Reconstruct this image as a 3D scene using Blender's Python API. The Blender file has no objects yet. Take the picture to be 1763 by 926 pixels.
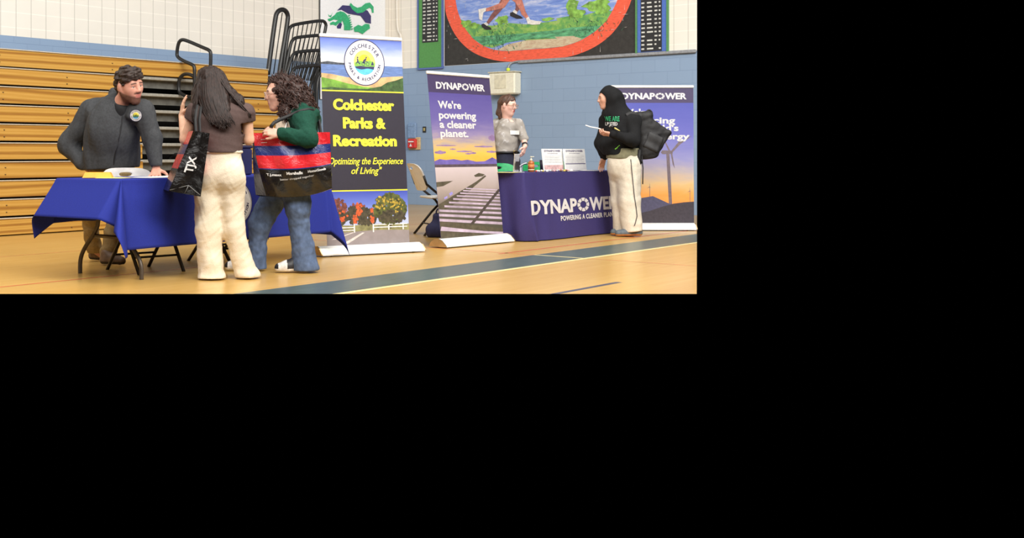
import bpy, math, random
import numpy as np
from mathutils import Matrix, Vector
random.seed(7)
# ---------------------------------------------------------------- camera, world, lights, exposure
SC = bpy.context.scene
COL = SC.collection
FOC, CX, HZ, EYE = 1950.0, 600.0, 262.0, 0.97          # focal length (px), principal column, horizon row, eye height (m)
cam_d = bpy.data.cameras.new('camera'); cam = bpy.data.objects.new('camera', cam_d); COL.objects.link(cam)
cam_d.sensor_width = 36.0; cam_d.lens = 36.0 * FOC / 1763.0
cam_d.shift_x = (881.5 - CX) / 1763.0; cam_d.shift_y = -(463.0 - HZ) / 1763.0
cam_d.clip_end = 200
cam.location = (0, 0, EYE); cam.rotation_euler = (math.pi / 2, 0, 0)
SC.camera = cam
world = bpy.data.worlds.new('world'); SC.world = world; world.use_nodes = True
world.node_tree.nodes['Background'].inputs[0].default_value = (0, 0, 0, 1)
world.node_tree.nodes['Background'].inputs[1].default_value = 0.0
SC.view_settings.view_transform = 'Standard'; SC.view_settings.look = 'None'
SC.view_settings.gamma = 1.0; SC.view_settings.exposure = 0.0
SC.view_settings.use_curve_mapping = False

def area(name, loc, target, sx, sy, power, col=(1.0, 0.975, 0.93)):
    d = bpy.data.lights.new(name, 'AREA'); d.shape = 'RECTANGLE'; d.size = sx; d.size_y = sy
    d.energy = power; d.color = col
    o = bpy.data.objects.new(name, d); COL.objects.link(o); o.location = loc
    o.rotation_euler = (Vector(target) - Vector(loc)).to_track_quat('-Z', 'Y').to_euler()
    return o
# gym ceiling lamps with added fill, high above the court
area('gym_and_fill_lamp', (-3.5, 8.5, 8.0), (-3.0, 10.0, 0), 8, 4, 380)
area('gym_and_fill_lamp', (4.5, 11.0, 8.0), (4.0, 12.5, 0), 8, 4, 530)
area('gym_and_fill_lamp', (0.0, 1.5, 8.0), (0.2, 13.0, 1.2), 14, 5, 1620)  # wide frontal fill, added to make up for missing bounce on the walls
area('gym_and_fill_lamp', (7.0, 3.0, 7.5), (3.0, 17.0, 1.8), 6, 5, 1250)

# ---------------------------------------------------------------- placing helpers
def P(px, py, Y):
    return np.array([(px - CX) / FOC * Y, Y, EYE - (py - HZ) / FOC * Y])
def lin(c):
    out = []
    for v in c[:3]:
        v = v / 255.0
        out.append(v / 12.92 if v <= 0.04045 else ((v + 0.055) / 1.055) ** 2.4)
    return (*out, 1.0)

# ---------------------------------------------------------------- materials
class NT:
    def __init__(s, name):
        s.m = bpy.data.materials.new(name); s.m.use_nodes = True
        s.t = s.m.node_tree; s.b = s.t.nodes['Principled BSDF']
    def n(s, kind, **kw):
        nd = s.t.nodes.new(kind)
        for k, v in kw.items():
            if isinstance(k, str) and hasattr(nd, k): setattr(nd, k, v)
        return nd
    def l(s, a, b): s.t.links.new(a, b)
    def coord(s, scale=(1, 1, 1), rot=(0, 0, 0), loc=(0, 0, 0)):
        tc = s.n('ShaderNodeTexCoord'); mp = s.n('ShaderNodeMapping')
        mp.inputs['Scale'].default_value = scale; mp.inputs['Rotation'].default_value = rot; mp.inputs['Location'].default_value = loc
        s.l(tc.outputs['Object'], mp.inputs['Vector']); return mp.outputs['Vector']
    def noise(s, vec, scale, detail=3, rough=0.5, dist=0.0):
        nd = s.n('ShaderNodeTexNoise'); nd.inputs['Scale'].default_value = scale; nd.inputs['Detail'].default_value = detail
        nd.inputs['Roughness'].default_value = rough; nd.inputs['Distortion'].default_value = dist
        s.l(vec, nd.inputs['Vector']); return nd.outputs['Fac']
    def ramp(s, fac, stops, mode='LINEAR'):
        r = s.n('ShaderNodeValToRGB'); r.color_ramp.interpolation = mode
        e = r.color_ramp.elements
        while len(e) < len(stops): e.new(0.5)
        for i, (p, c) in enumerate(stops): e[i].position = p; e[i].color = lin(c)
        s.l(fac, r.inputs['Fac']); return r.outputs['Color']
    def bump(s, fac, strength=0.2, dist=0.01):
        b = s.n('ShaderNodeBump'); b.inputs['Strength'].default_value = strength; b.inputs['Distance'].default_value = dist
        s.l(fac, b.inputs['Height']); s.l(b.outputs['Normal'], s.b.inputs['Normal'])
    def mix(s, fac, a, b):
        m = s.n('ShaderNodeMix'); m.data_type = 'RGBA'
        s.l(fac, m.inputs['Factor']) if not isinstance(fac, float) else setattr(m.inputs['Factor'], 'default_value', fac)
        for v, i in ((a, 6), (b, 7)):
            if isinstance(v, tuple): m.inputs[i].default_value = lin(v)
            else: s.l(v, m.inputs[i])
        return m.outputs[2]

MATS = {}
def mat(name, c, rough=0.6, metal=0.0, var=0.10, scale=30.0, bump=0.0, spec=0.4, coat=0.0, stretch=(1, 1, 1)):
    """plain surface with a little grain in colour and relief"""
    if name in MATS: return MATS[name]
    t = NT(name)
    v = t.coord(stretch); f = t.noise(v, scale, 4, 0.6)
    lo = tuple(max(0, x * (1 - var)) for x in c); hi = tuple(min(255, x * (1 + var)) for x in c)
    t.l(t.ramp(f, [(0.3, lo), (0.7, hi)]), t.b.inputs['Base Color'])
    t.b.inputs['Roughness'].default_value = rough; t.b.inputs['Metallic'].default_value = metal
    t.b.inputs['Specular IOR Level'].default_value = spec
    t.b.inputs['Coat Weight'].default_value = coat
    if bump: t.bump(f, bump, 0.01)
    MATS[name] = t.m; return t.m

def wood_mat(name, a, b, c, rough=0.4, sx=0.6, sz=9.0, spec=0.4):
    t = NT(name)
    oi = t.n('ShaderNodeObjectInfo')
    v = t.coord((sx, 3.0, sz))
    ad = t.n('ShaderNodeVectorMath'); ad.operation = 'ADD'; t.l(v, ad.inputs[0])
    sc = t.n('ShaderNodeVectorMath'); sc.operation = 'SCALE'; sc.inputs[0].default_value = (17, 5, 31); t.l(oi.outputs['Random'], sc.inputs['Scale'])
    t.l(sc.outputs[0], ad.inputs[1])
    w = t.n('ShaderNodeTexWave'); w.wave_type = 'BANDS'; w.bands_direction = 'Z'; w.wave_profile = 'SIN'
    w.inputs['Scale'].default_value = 0.32; w.inputs['Distortion'].default_value = 14.0; w.inputs['Detail'].default_value = 1.0; w.inputs['Detail Scale'].default_value = 0.45; w.inputs['Detail Roughness'].default_value = 0.3
    t.l(ad.outputs[0], w.inputs['Vector'])
    n = t.noise(t.coord((1.0, 3, 60)), 2.0, 3, 0.6, 0.2)
    m = t.n('ShaderNodeMath'); m.operation = 'MULTIPLY_ADD'; m.inputs[1].default_value = 0.6
    t.l(w.outputs['Fac'], m.inputs[0])
    m2 = t.n('ShaderNodeMath'); m2.operation = 'MULTIPLY'; m2.inputs[1].default_value = 0.4; t.l(n, m2.inputs[0]); t.l(m2.outputs[0], m.inputs[2])
    t.l(t.ramp(m.outputs[0], [(0.18, a), (0.42, b), (0.62, c), (0.85, b)]), t.b.inputs['Base Color'])
    t.b.inputs['Roughness'].default_value = rough; t.b.inputs['Specular IOR Level'].default_value = spec
    MATS[name] = t.m; return t.m

# ---------------------------------------------------------------- mesh builder
class MB:
    def __init__(s): s.v = []; s.f = []; s.mi = []; s.smooth = []
    def add(s, verts, faces, mi=0, smooth=False):
        o = len(s.v); s.v.extend([tuple(map(float, p)) for p in verts])
        for f in faces: s.f.append([i + o for i in f]); s.mi.append(mi); s.smooth.append(smooth)
        return s
    def box(s, x0, x1, y0, y1, z0, z1, mi=0, bev=0.0):
        if bev <= 0:
            v = [(x, y, z) for z in (z0, z1) for y in (y0, y1) for x in (x0, x1)]
            f = [(0, 2, 3, 1), (4, 5, 7, 6), (0, 1, 5, 4), (2, 6, 7, 3), (0, 4, 6, 2), (1, 3, 7, 5)]
            return s.add(v, f, mi)
        b = min(bev, (x1 - x0) / 2.01, (y1 - y0) / 2.01, (z1 - z0) / 2.01)
        pts = [(x0 + b, y0), (x1 - b, y0), (x1, y0 + b), (x1, y1 - b), (x1 - b, y1), (x0 + b, y1), (x0, y1 - b), (x0, y0 + b)]
        cx, cy = (x0 + x1) / 2, (y0 + y1) / 2
        def ring(z, k):
            return [(cx + (p[0] - cx) * (1 - k * b / max(1e-6, (x1 - x0) / 2)), cy + (p[1] - cy) * (1 - k * b / max(1e-6, (y1 - y0) / 2)), z) for p in pts]
        R = [ring(z0, 1), ring(z0 + b, 0), ring(z1 - b, 0), ring(z1, 1)]
        v = [p for r in R for p in r]; f = [tuple(range(7, -1, -1)), tuple(range(24, 32))]
        for i in range(3):
            for j in range(8): k = (j + 1) % 8; f.append((i * 8 + j, i * 8 + k, i * 8 + 8 + k, i * 8 + 8 + j))
        return s.add(v, f, mi)
    def obox(s, c, ax, ay, az, hx, hy, hz, mi=0):
        c = np.array(c, float); ax, ay, az = [np.array(a, float) / np.linalg.norm(a) for a in (ax, ay, az)]
        v = [c + ax * hx * i + ay * hy * j + az * hz * k for k in (-1, 1) for j in (-1, 1) for i in (-1, 1)]
        return s.add(v, [(0, 2, 3, 1), (4, 5, 7, 6), (0, 1, 5, 4), (2, 6, 7, 3), (0, 4, 6, 2), (1, 3, 7, 5)], mi)
    def tube(s, pts, r, seg=10, mi=0, closed=False, smoothpath=0, flat=None):
        pts = [np.array(p, float) for p in pts]
        rad = list(r) if isinstance(r, (list, tuple, np.ndarray)) else [r] * len(pts)
        for _ in range(smoothpath):          # corner cutting
            q, rr = [], []
            n = len(pts)
            rng = range(n) if closed else range(n - 1)
            if not closed: q.append(pts[0]); rr.append(rad[0])
            for i in rng:
                a, b = pts[i], pts[(i + 1) % n]; ra, rb = rad[i], rad[(i + 1) % n]
                q += [a * .75 + b * .25, a * .25 + b * .75]; rr += [ra * .75 + rb * .25, ra * .25 + rb * .75]
            if not closed: q.append(pts[-1]); rr.append(rad[-1])
            pts, rad = q, rr
        n = len(pts); rings = []
        up = None
        for i in range(n):
            a = pts[(i - 1) % n] if (closed or i > 0) else pts[0]; b = pts[(i + 1) % n] if (closed or i < n - 1) else pts[-1]
            d = b - a; d = d / (np.linalg.norm(d) + 1e-12)
            if up is None:
                t = np.array([0, 0, 1.0]) if abs(d[2]) < 0.9 else np.array([1.0, 0, 0])
                up = t - d * d.dot(t)
            up = up - d * d.dot(up); up /= np.linalg.norm(up) + 1e-12
            w = np.cross(d, up); fl = flat or 1.0
            rings.append([pts[i] + rad[i] * (math.cos(2 * math.pi * k / seg) * up * fl + math.sin(2 * math.pi * k / seg) * w) for k in range(seg)])
        v = [p for rg in rings for p in rg]; f = []
        for i in range(n if closed else n - 1):
            j = (i + 1) % n
            for k in range(seg):
                l = (k + 1) % seg; f.append((i * seg + k, j * seg + k, j * seg + l, i * seg + l))
        s.add(v, f, mi, True)
        if not closed:
            o = len(s.v) - len(v)
            s.f.append([o + k for k in range(seg)]); s.mi.append(mi); s.smooth.append(False)
            s.f.append([o + (n - 1) * seg + k for k in range(seg - 1, -1, -1)]); s.mi.append(mi); s.smooth.append(False)
        return s
    def lathe(s, prof, c=(0, 0, 0), seg=20, mi=0, sx=1.0, sy=1.0):
        v = []; f = []
        for r, z in prof:
            for k in range(seg):
                a = 2 * math.pi * k / seg; v.append((c[0] + r * sx * math.cos(a), c[1] + r * sy * math.sin(a), c[2] + z))
        n = len(prof)
        for i in range(n - 1):
            for k in range(seg):
                l = (k + 1) % seg; f.append((i * seg + k, i * seg + l, (i + 1) * seg + l, (i + 1) * seg + k))
        s.add(v, f, mi, True)
        o = len(s.v) - len(v)
        s.f.append([o + k for k in range(seg - 1, -1, -1)]); s.mi.append(mi); s.smooth.append(False)
        s.f.append([o + (n - 1) * seg + k for k in range(seg)]); s.mi.append(mi); s.smooth.append(False)
        return s
    def ball(s, c, r, seg=14, mi=0, axes=None):
        r = (r, r, r) if not isinstance(r, (tuple, list)) else r
        v = []; f = []; rings = seg // 2
        A = np.eye(3) if axes is None else np.array(axes)
        for i in range(rings + 1):
            ph = math.pi * i / rings
            for k in range(seg):
                a = 2 * math.pi * k / seg
                q = np.array([r[0] * math.sin(ph) * math.cos(a), r[1] * math.sin(ph) * math.sin(a), r[2] * math.cos(ph)])
                v.append(np.array(c) + q @ A)
        for i in range(rings):
            for k in range(seg):
                l = (k + 1) % seg; f.append((i * seg + k, (i + 1) * seg + k, (i + 1) * seg + l, i * seg + l))
        return s.add(v, f, mi, True)
    def poly(s, pts, y=-0.001, mi=0, th=0.0008):
        """flat shape in the local x-z plane, facing -y, with a small thickness"""
        n = len(pts); ar = sum(pts[i][0] * pts[(i + 1) % n][1] - pts[(i + 1) % n][0] * pts[i][1] for i in range(n))
        if ar < 0: pts = pts[::-1]
        v = [(x, y, z) for x, z in pts] + [(x, y + th, z) for x, z in pts]
        f = [tuple(range(n)), tuple(range(2 * n - 1, n - 1, -1))] + [((i + 1) % n, i, n + i, n + (i + 1) % n) for i in range(n)]
        return s.add(v, f, mi)
    def disc(s, cx, cz, r, y=-0.001, mi=0, seg=40, th=0.0008, rx=None):
        return s.poly([(cx + (rx or r) * math.cos(2 * math.pi * k / seg), cz + r * math.sin(2 * math.pi * k / seg)) for k in range(seg)], y, mi, th)
    def ring(s, cx, cz, r0, r1, y=-0.001, mi=0, seg=48, a0=0.0, a1=2 * math.pi, th=0.0008, rot=0.0):
        full = abs(a1 - a0 - 2 * math.pi) < 1e-6
        n = seg if full else seg + 1; v = []
        for yy in (y, y + th):
            for k in range(n):
                a = a0 + (a1 - a0) * k / seg
                for r in (r0, r1): v.append((cx + r * math.cos(a), yy, cz + r * math.sin(a)))
        f = []
        for k in range(seg):
            l = (k + 1) % n; f.append((2 * k, 2 * k + 1, 2 * l + 1, 2 * l))
            b = 2 * n; f.append((b + 2 * k, b + 2 * l, b + 2 * l + 1, b + 2 * k + 1))
            f.append((2 * k + 1, b + 2 * k + 1, b + 2 * l + 1, 2 * l + 1)); f.append((2 * k, 2 * l, b + 2 * l, b + 2 * k))
        return s.add(v, f, mi)
    def surf(s, fn, nu, nv, mi=0, closed_u=False, mif=None, flip=False):
        v = [fn(i / (nu if closed_u else nu - 1), j / (nv - 1)) for j in range(nv) for i in range(nu)]
        o = len(s.v); s.v.extend([tuple(map(float, p)) for p in v])
        for j in range(nv - 1):
            for i in range(nu if closed_u else nu - 1):
                k = (i + 1) % nu
                q = [o + j * nu + i, o + j * nu + k, o + (j + 1) * nu + k, o + (j + 1) * nu + i]
                if flip: q.reverse()
                s.f.append(q); s.mi.append(mif((i + .5) / nu, (j + .5) / (nv - 1)) if mif else mi); s.smooth.append(True)
        return s
    def raw(s, verts, faces, mi=0, smooth=False): return s.add(verts, faces, mi, smooth)

def mesh_of(name, mb, mats):
    me = bpy.data.meshes.new(name); me.from_pydata(mb.v, [], mb.f)
    for m in (mats if isinstance(mats, (list, tuple)) else [mats]): me.materials.append(m)
    me.polygons.foreach_set('material_index', mb.mi); me.polygons.foreach_set('use_smooth', mb.smooth)
    me.update(); return me
def link(name, me, parent=None):
    o = bpy.data.objects.new(name, me); COL.objects.link(o)
    if parent is not None: o.parent = parent
    return o
def part(name, mb, mats, parent, label=None, off=None):
    """a mesh under its thing; `off` shifts mesh coordinates given in the world into the thing's own space"""
    if off is not None: mb.v = [(p[0] - off[0], p[1] - off[1], p[2] - off[2]) for p in mb.v]
    o = link(name, mesh_of(name, mb, mats), parent)
    if label: o['label'] = label
    return o
def tag(o, label, cat, group=None, kind=None):
    o['label'] = label; o['category'] = cat
    if group: o['group'] = group
    if kind: o['kind'] = kind
    return o
def thing(name, label, cat, loc=(0, 0, 0), rz=0.0, group=None):
    o = bpy.data.objects.new(name, None); COL.objects.link(o); o.empty_display_size = 0.1
    o.location = [float(x) for x in loc]; o.rotation_euler = (0, 0, rz)
    return tag(o, label, cat, group)
def solo(name, mb, mats, label, cat, loc=(0, 0, 0), rz=0.0, group=None):
    o = link(name, mesh_of(name, mb, mats)); o.location = [float(x) for x in loc]; o.rotation_euler = (0, 0, rz)
    return tag(o, label, cat, group)
def struct(name, mb, mats, loc=(0, 0, 0), rz=0.0, parent=None):
    o = link(name, mesh_of(name, mb, mats), parent); o.location = [float(x) for x in loc]; o.rotation_euler = (0, 0, rz)
    o['kind'] = 'structure'; return o
def dup(root, loc=None, rz=None, label=None):
    r = root.copy(); COL.objects.link(r)
    if loc is not None: r.location = [float(x) for x in loc]
    if rz is not None: r.rotation_euler = (0, 0, rz)
    if label: r['label'] = label
    for ch in list(root.children):
        c = ch.copy(); COL.objects.link(c); c.parent = r
        for g in list(ch.children):
            d = g.copy(); COL.objects.link(d); d.parent = c
    return r

# ---------------------------------------------------------------- lettering
def glyphs(text, bold=0.0, space=1.0):
    cu = bpy.data.curves.new('t', 'FONT'); cu.body = text; cu.size = 1.0; cu.offset = bold; cu.space_character = space; cu.resolution_u = 4
    ob = bpy.data.objects.new('t', cu); COL.objects.link(ob)
    dg = bpy.context.evaluated_depsgraph_get(); dg.update()
    me = bpy.data.meshes.new_from_object(ob.evaluated_get(dg))
    v = np.array([p.co[:2] for p in me.vertices]).reshape(-1, 2); f = [list(p.vertices) for p in me.polygons]
    bpy.data.objects.remove(ob); bpy.data.curves.remove(cu); bpy.data.meshes.remove(me)
    return v, f
_h, _ = glyphs('H'); CAP = float(_h[:, 1].max())
def letters(mb, text, x0, x1, z, cap, y=-0.003, bold=0.0, shear=0.0, mi=0, fn=None, space=1.0, fat=0.0):
    """text from x0 to x1 (fit), baseline z, capital height cap; fn(x, z) -> 3d point maps it on a surface"""
    v, f = glyphs(text, bold, space)
    if not len(v): return
    xa, xb = v[:, 0].min(), v[:, 0].max()
    X = (v[:, 0] - xa) / (xb - xa); Z = v[:, 1] / CAP * cap
    XX = x0 + X * (x1 - x0) + shear * Z; ZZ = z + Z
    k = 0
    for dx, dz in ([(0, 0)] if not fat else [(-fat, 0), (0, 0), (fat, 0), (0, fat * .5), (0, -fat * .5)]):
        pts = [(a, y - k * 1.2e-4, b) if fn is None else fn(a, b) for a, b in zip(XX + dx * cap, ZZ + dz * cap)]
        if fn is not None: pts = [(p[0], p[1] - k * 1.2e-4, p[2]) for p in pts]
        mb.add(pts, f, mi); k += 1
def arc_letters(mb, text, cx, cz, r, a0, a1, cap, y=-0.003, bold=0.0, mi=0, inside=False, fn=None):
    """letters round a circle from angle a0 to a1 (radians, ccw from +x)"""
    n = len(text)
    for i, ch in enumerate(text):
        if ch == ' ': continue
        v, f = glyphs(ch, bold)
        w = (v[:, 0].max() + v[:, 0].min()) / 2
        a = a0 + (a1 - a0) * i / (n - 1)
        X = (v[:, 0] - w) / CAP * cap; Z = v[:, 1] / CAP * cap - cap / 2
        if not inside: rx, rz = (math.sin(a), -math.cos(a)), (math.cos(a), math.sin(a))
        else: rx, rz = (-math.sin(a), math.cos(a)), (-math.cos(a), -math.sin(a))
        ox, oz = cx + r * math.cos(a), cz + r * math.sin(a)
        for k, dx in enumerate((0, -.03, .03)):
            xs = ox + (X + dx * cap) * rx[0] + Z * rz[0]; zs = oz + (X + dx * cap) * rx[1] + Z * rz[1]
            mb.add([(p, y - k * 1e-4, q) if fn is None else fn(p, q) for p, q in zip(xs, zs)], f, mi)
def power_word(mb, x0, x1, z, cap, y=-0.003, mi=0, fn=None):
    """the wordmark with a segmented ring for its O"""
    W = x1 - x0
    g = fn or (lambda a, b: (a, y, b))
    letters(mb, 'DYNAP', x0, x0 + W * 0.515, z, cap, y, 0.03, mi=mi, fn=fn, fat=.022)
    cx, cz, r = x0 + W * 0.594, z + cap / 2, cap * 0.56
    rx = W * 0.072
    for k in range(8):
        a0 = math.pi / 8 + k * math.pi / 4 + 0.07; a1 = a0 + math.pi / 4 - 0.14; v = []
        for q in range(5):
            a = a0 + (a1 - a0) * q / 4
            v.append((cx + rx * math.cos(a), cz + r * math.sin(a)))
        for q in range(4, -1, -1):
            a = a0 + (a1 - a0) * q / 4
            v.append((cx + rx * .52 * math.cos(a), cz + r * .52 * math.sin(a)))
        mb.add([g(*p) for p in v], [tuple(range(len(v)))], mi)
    letters(mb, 'WER', x0 + W * 0.672, x1, z, cap, y, 0.03, mi=mi, fn=fn, fat=.022)

# ---------------------------------------------------------------- smooth solids (bodies, clothes, hair)
class Solid:
    def __init__(s, lo, hi, h):
        s.lo = np.array(lo, float); s.h = h
        s.n = np.ceil((np.array(hi, float) - s.lo) / h).astype(int) + 1
        s.F = np.full(s.n, 1.0, np.float32)
        s.ax = [(s.lo[i] + np.arange(s.n[i]) * h).astype(np.float32) for i in range(3)]
    def win(s, lo, hi):
        a = np.clip(np.floor((np.array(lo) - s.lo) / s.h).astype(int), 0, s.n); b = np.clip(np.ceil((np.array(hi) - s.lo) / s.h).astype(int) + 1, 0, s.n)
        sl = tuple(slice(int(i), int(j)) for i, j in zip(a, b))
        X = s.ax[0][sl[0]][:, None, None]; Y = s.ax[1][sl[1]][None, :, None]; Z = s.ax[2][sl[2]][None, None, :]
        return sl, X, Y, Z
    def comb(s, sl, d, k, op):
        A = s.F[sl]
        if A.size == 0: return
        if op == 'sub': d = -d
        if op == 'add':
            if k > 0:
                q = np.maximum(k - np.abs(A - d), 0) / k; s.F[sl] = np.minimum(A, d) - q * q * k / 4
            else: s.F[sl] = np.minimum(A, d)
        else:
            if k > 0:
                q = np.maximum(k - np.abs(A - d), 0) / k; s.F[sl] = np.maximum(A, d) + q * q * k / 4
            else: s.F[sl] = np.maximum(A, d)
    def cap(s, a, b, ra, rb=None, k=0.03, op='add', flat=None, fac=1.0):
        a = np.array(a, float); b = np.array(b, float); rb = ra if rb is None else rb
        m = max(ra, rb) + k + 0.03
        sl, X, Y, Z = s.win(np.minimum(a, b) - m, np.maximum(a, b) + m)
        dx, dy, dz = X - a[0], Y - a[1], Z - a[2]; u = b - a
        L = max(float(u.dot(u)), 1e-9)
        t = np.clip((dx * u[0] + dy * u[1] + dz * u[2]) / L, 0, 1)
        ex, ey, ez = dx - t * u[0], dy - t * u[1], dz - t * u[2]
        d2 = ex * ex + ey * ey + ez * ez
        if flat is not None:
            n = np.array(flat, float); n /= np.linalg.norm(n)
            q = ex * n[0] + ey * n[1] + ez * n[2]; d2 = d2 + (fac * fac - 1) * q * q
        s.comb(sl, np.sqrt(np.maximum(d2, 0)) - (ra + t * (rb - ra)), k, op); return s
    def ell(s, c, r, axes=None, k=0.03, op='add'):
        c = np.array(c, float); r = np.array(r, float); A = np.eye(3) if axes is None else np.array(axes, float)
        m = float(r.max()) + k + 0.03
        sl, X, Y, Z = s.win(c - m, c + m)
        dx, dy, dz = X - c[0], Y - c[1], Z - c[2]
        k0 = 0; k1 = 0
        for i in range(3):
            q = dx * A[i][0] + dy * A[i][1] + dz * A[i][2]
            k0 = k0 + (q / r[i]) ** 2; k1 = k1 + (q / r[i] ** 2) ** 2
        k0 = np.sqrt(k0); k1 = np.sqrt(k1) + 1e-9
        s.comb(sl, k0 * (k0 - 1) / k1, k, op); return s
    def box(s, c, hf, axes=None, r=.03, k=0.03, op='add'):
        c = np.array(c, float); hf = np.array(hf, float); A = np.eye(3) if axes is None else np.array(axes, float)
        m = float(np.linalg.norm(hf)) + k + .03
        sl, X, Y, Z = s.win(c - m, c + m); dx, dy, dz = X - c[0], Y - c[1], Z - c[2]
        q = [np.abs(dx * A[i][0] + dy * A[i][1] + dz * A[i][2]) - (hf[i] - r) for i in range(3)]
        d = np.sqrt(sum(np.maximum(v, 0) ** 2 for v in q)) + np.minimum(np.maximum(np.maximum(q[0], q[1]), q[2]), 0) - r
        s.comb(sl, d, k, op); return s
    def cut(s, p, n, k=0.0):
        """keep the side the normal points away from"""
        n = np.array(n, float); n /= np.linalg.norm(n); p = np.array(p, float)
        X, Y, Z = s.ax[0][:, None, None], s.ax[1][None, :, None], s.ax[2][None, None, :]
        d = (X - p[0]) * n[0] + (Y - p[1]) * n[1] + (Z - p[2]) * n[2]
        s.comb((slice(None),) * 3, d, k, 'max'); return s
    def folds(s, amp, freq, seed=0, sq=(1, 1, 1), warp=1.6):
        r = np.random.RandomState(seed)
        X, Y, Z = s.ax[0][:, None, None], s.ax[1][None, :, None], s.ax[2][None, None, :]
        tot = 0
        for i in range(3):
            d = r.normal(size=3) * np.array(sq); d = d / np.linalg.norm(d) * freq * (1 + .5 * i)
            e = r.normal(size=3); e = e / np.linalg.norm(e) * freq * .6
            ph = r.rand() * 6
            tot = tot + np.sin(X * d[0] + Y * d[1] + Z * d[2] + ph + warp * np.sin(X * e[0] + Y * e[1] + Z * e[2] + ph * 2)) / (1 + .4 * i)
        s.F += (amp * tot).astype(np.float32); return s
    def mesh(s):
        F = s.F; I = F < 0
        c = [I[x:x + F.shape[0] - 1, y:y + F.shape[1] - 1, z:z + F.shape[2] - 1] for x in (0, 1) for y in (0, 1) for z in (0, 1)]
        any_ = np.logical_or.reduce(c); all_ = np.logical_and.reduce(c)
        act = any_ & ~all_
        ids = np.full(act.shape, -1, np.int64); idx = np.argwhere(act); ids[act] = np.arange(len(idx))
        corner = {}
        for x in (0, 1):
            for y in (0, 1):
                for z in (0, 1): corner[(x, y, z)] = F[idx[:, 0] + x, idx[:, 1] + y, idx[:, 2] + z]
        S = np.zeros((len(idx), 3)); N = np.zeros(len(idx))
        ks = list(corner)
        for a in ks:
            for ax in range(3):
                if a[ax] == 1: continue
                b = list(a); b[ax] = 1; b = tuple(b)
                fa, fb = corner[a], corner[b]; m = (fa < 0) != (fb < 0)
                t = np.where(m, fa / np.where(m, fa - fb, 1), 0)
                for q in range(3): S[:, q] += np.where(m, a[q] + (t if q == ax else 0), 0)
                N += m
        V = s.lo + (idx + S / N[:, None]) * s.h
        quads = []
        for ax in range(3):
            o1, o2 = [(1, 2), (2, 0), (0, 1)][ax]
            A = np.take(I, range(0, F.shape[ax] - 1), ax); B = np.take(I, range(1, F.shape[ax]), ax)
            e = np.argwhere(A != B)
            e = e[(e[:, o1] > 0) & (e[:, o2] > 0) & (e[:, o1] < F.shape[o1] - 1) & (e[:, o2] < F.shape[o2] - 1)]
            if not len(e): continue
            ins = I[e[:, 0], e[:, 1], e[:, 2]]
            def cid(d1, d2):
                q = e.copy(); q[:, o1] += d1; q[:, o2] += d2; return ids[q[:, 0], q[:, 1], q[:, 2]]
            Q = np.stack([cid(-1, -1), cid(0, -1), cid(0, 0), cid(-1, 0)], 1)
            Q[~ins] = Q[~ins][:, ::-1]
            quads.append(Q)
        Q = np.concatenate(quads); Q = Q[(Q >= 0).all(1)]
        return V, Q
def solid_part(name, S, mats, parent, off, mif=None, label=None, dv=None, attrs=None):
    V, Q = S.mesh()
    if dv is not None: V = dv(V)
    me = bpy.data.meshes.new(name)
    me.vertices.add(len(V)); me.vertices.foreach_set('co', (V - np.array(off)).astype(np.float32).ravel())
    me.loops.add(Q.size); me.loops.foreach_set('vertex_index', Q.astype(np.int32).ravel())
    me.polygons.add(len(Q)); me.polygons.foreach_set('loop_start', np.arange(0, Q.size, 4, dtype=np.int32))
    me.polygons.foreach_set('use_smooth', np.ones(len(Q), bool))
    for m in (mats if isinstance(mats, (list, tuple)) else [mats]): me.materials.append(m)
    if mif is not None:
        C = V[Q].mean(1); me.polygons.foreach_set('material_index', np.asarray(mif(C), np.int32))
    me.update(calc_edges=True)
    if attrs is not None:
        for k, arr in attrs(V).items(): a = me.attributes.new(k, 'FLOAT', 'POINT'); a.data.foreach_set('value', np.asarray(arr, np.float32))
    o = link(name, me, parent)
    if label: o['label'] = label
    return o
# ================================================================ the setting
D1 = (0.6543, 0.7563); A1 = math.atan2(D1[1], D1[0]); A2 = A1 - math.pi / 2
class Plane:
    """upright plane through (x, y) turned by rz: local x runs along it, -y faces the court"""
    def __init__(s, x, y, rz): s.o = np.array([x, y]); s.rz = rz; s.d = np.array([math.cos(rz), math.sin(rz)]); s.n = np.array([-s.d[1], s.d[0]])
    def off(s, d): q = s.o + s.n * d; return Plane(q[0], q[1], s.rz)
    def at(s, px, py):
        q = (px - CX) / FOC; t = (s.o[1] * q - s.o[0]) / (s.d[0] - s.d[1] * q)
        Y = s.o[1] + s.d[1] * t; return (t, EYE - (py - HZ) / FOC * Y)
    def Y(s, px): return s.o[1] + s.d[1] * s.at(px, 0)[0]
    def w(s, t, z, d=0.0): q = s.o + s.d * t + s.n * d; return np.array([q[0], q[1], z])
    @property
    def loc(s): return (s.o[0], s.o[1], 0)
WL = Plane(-4.63, 15.06, A1); WR = Plane(0.80, 21.34, A2); BL = Plane(-4.01, 13.04, A1)
BLUE_TOP = 2.53

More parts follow.
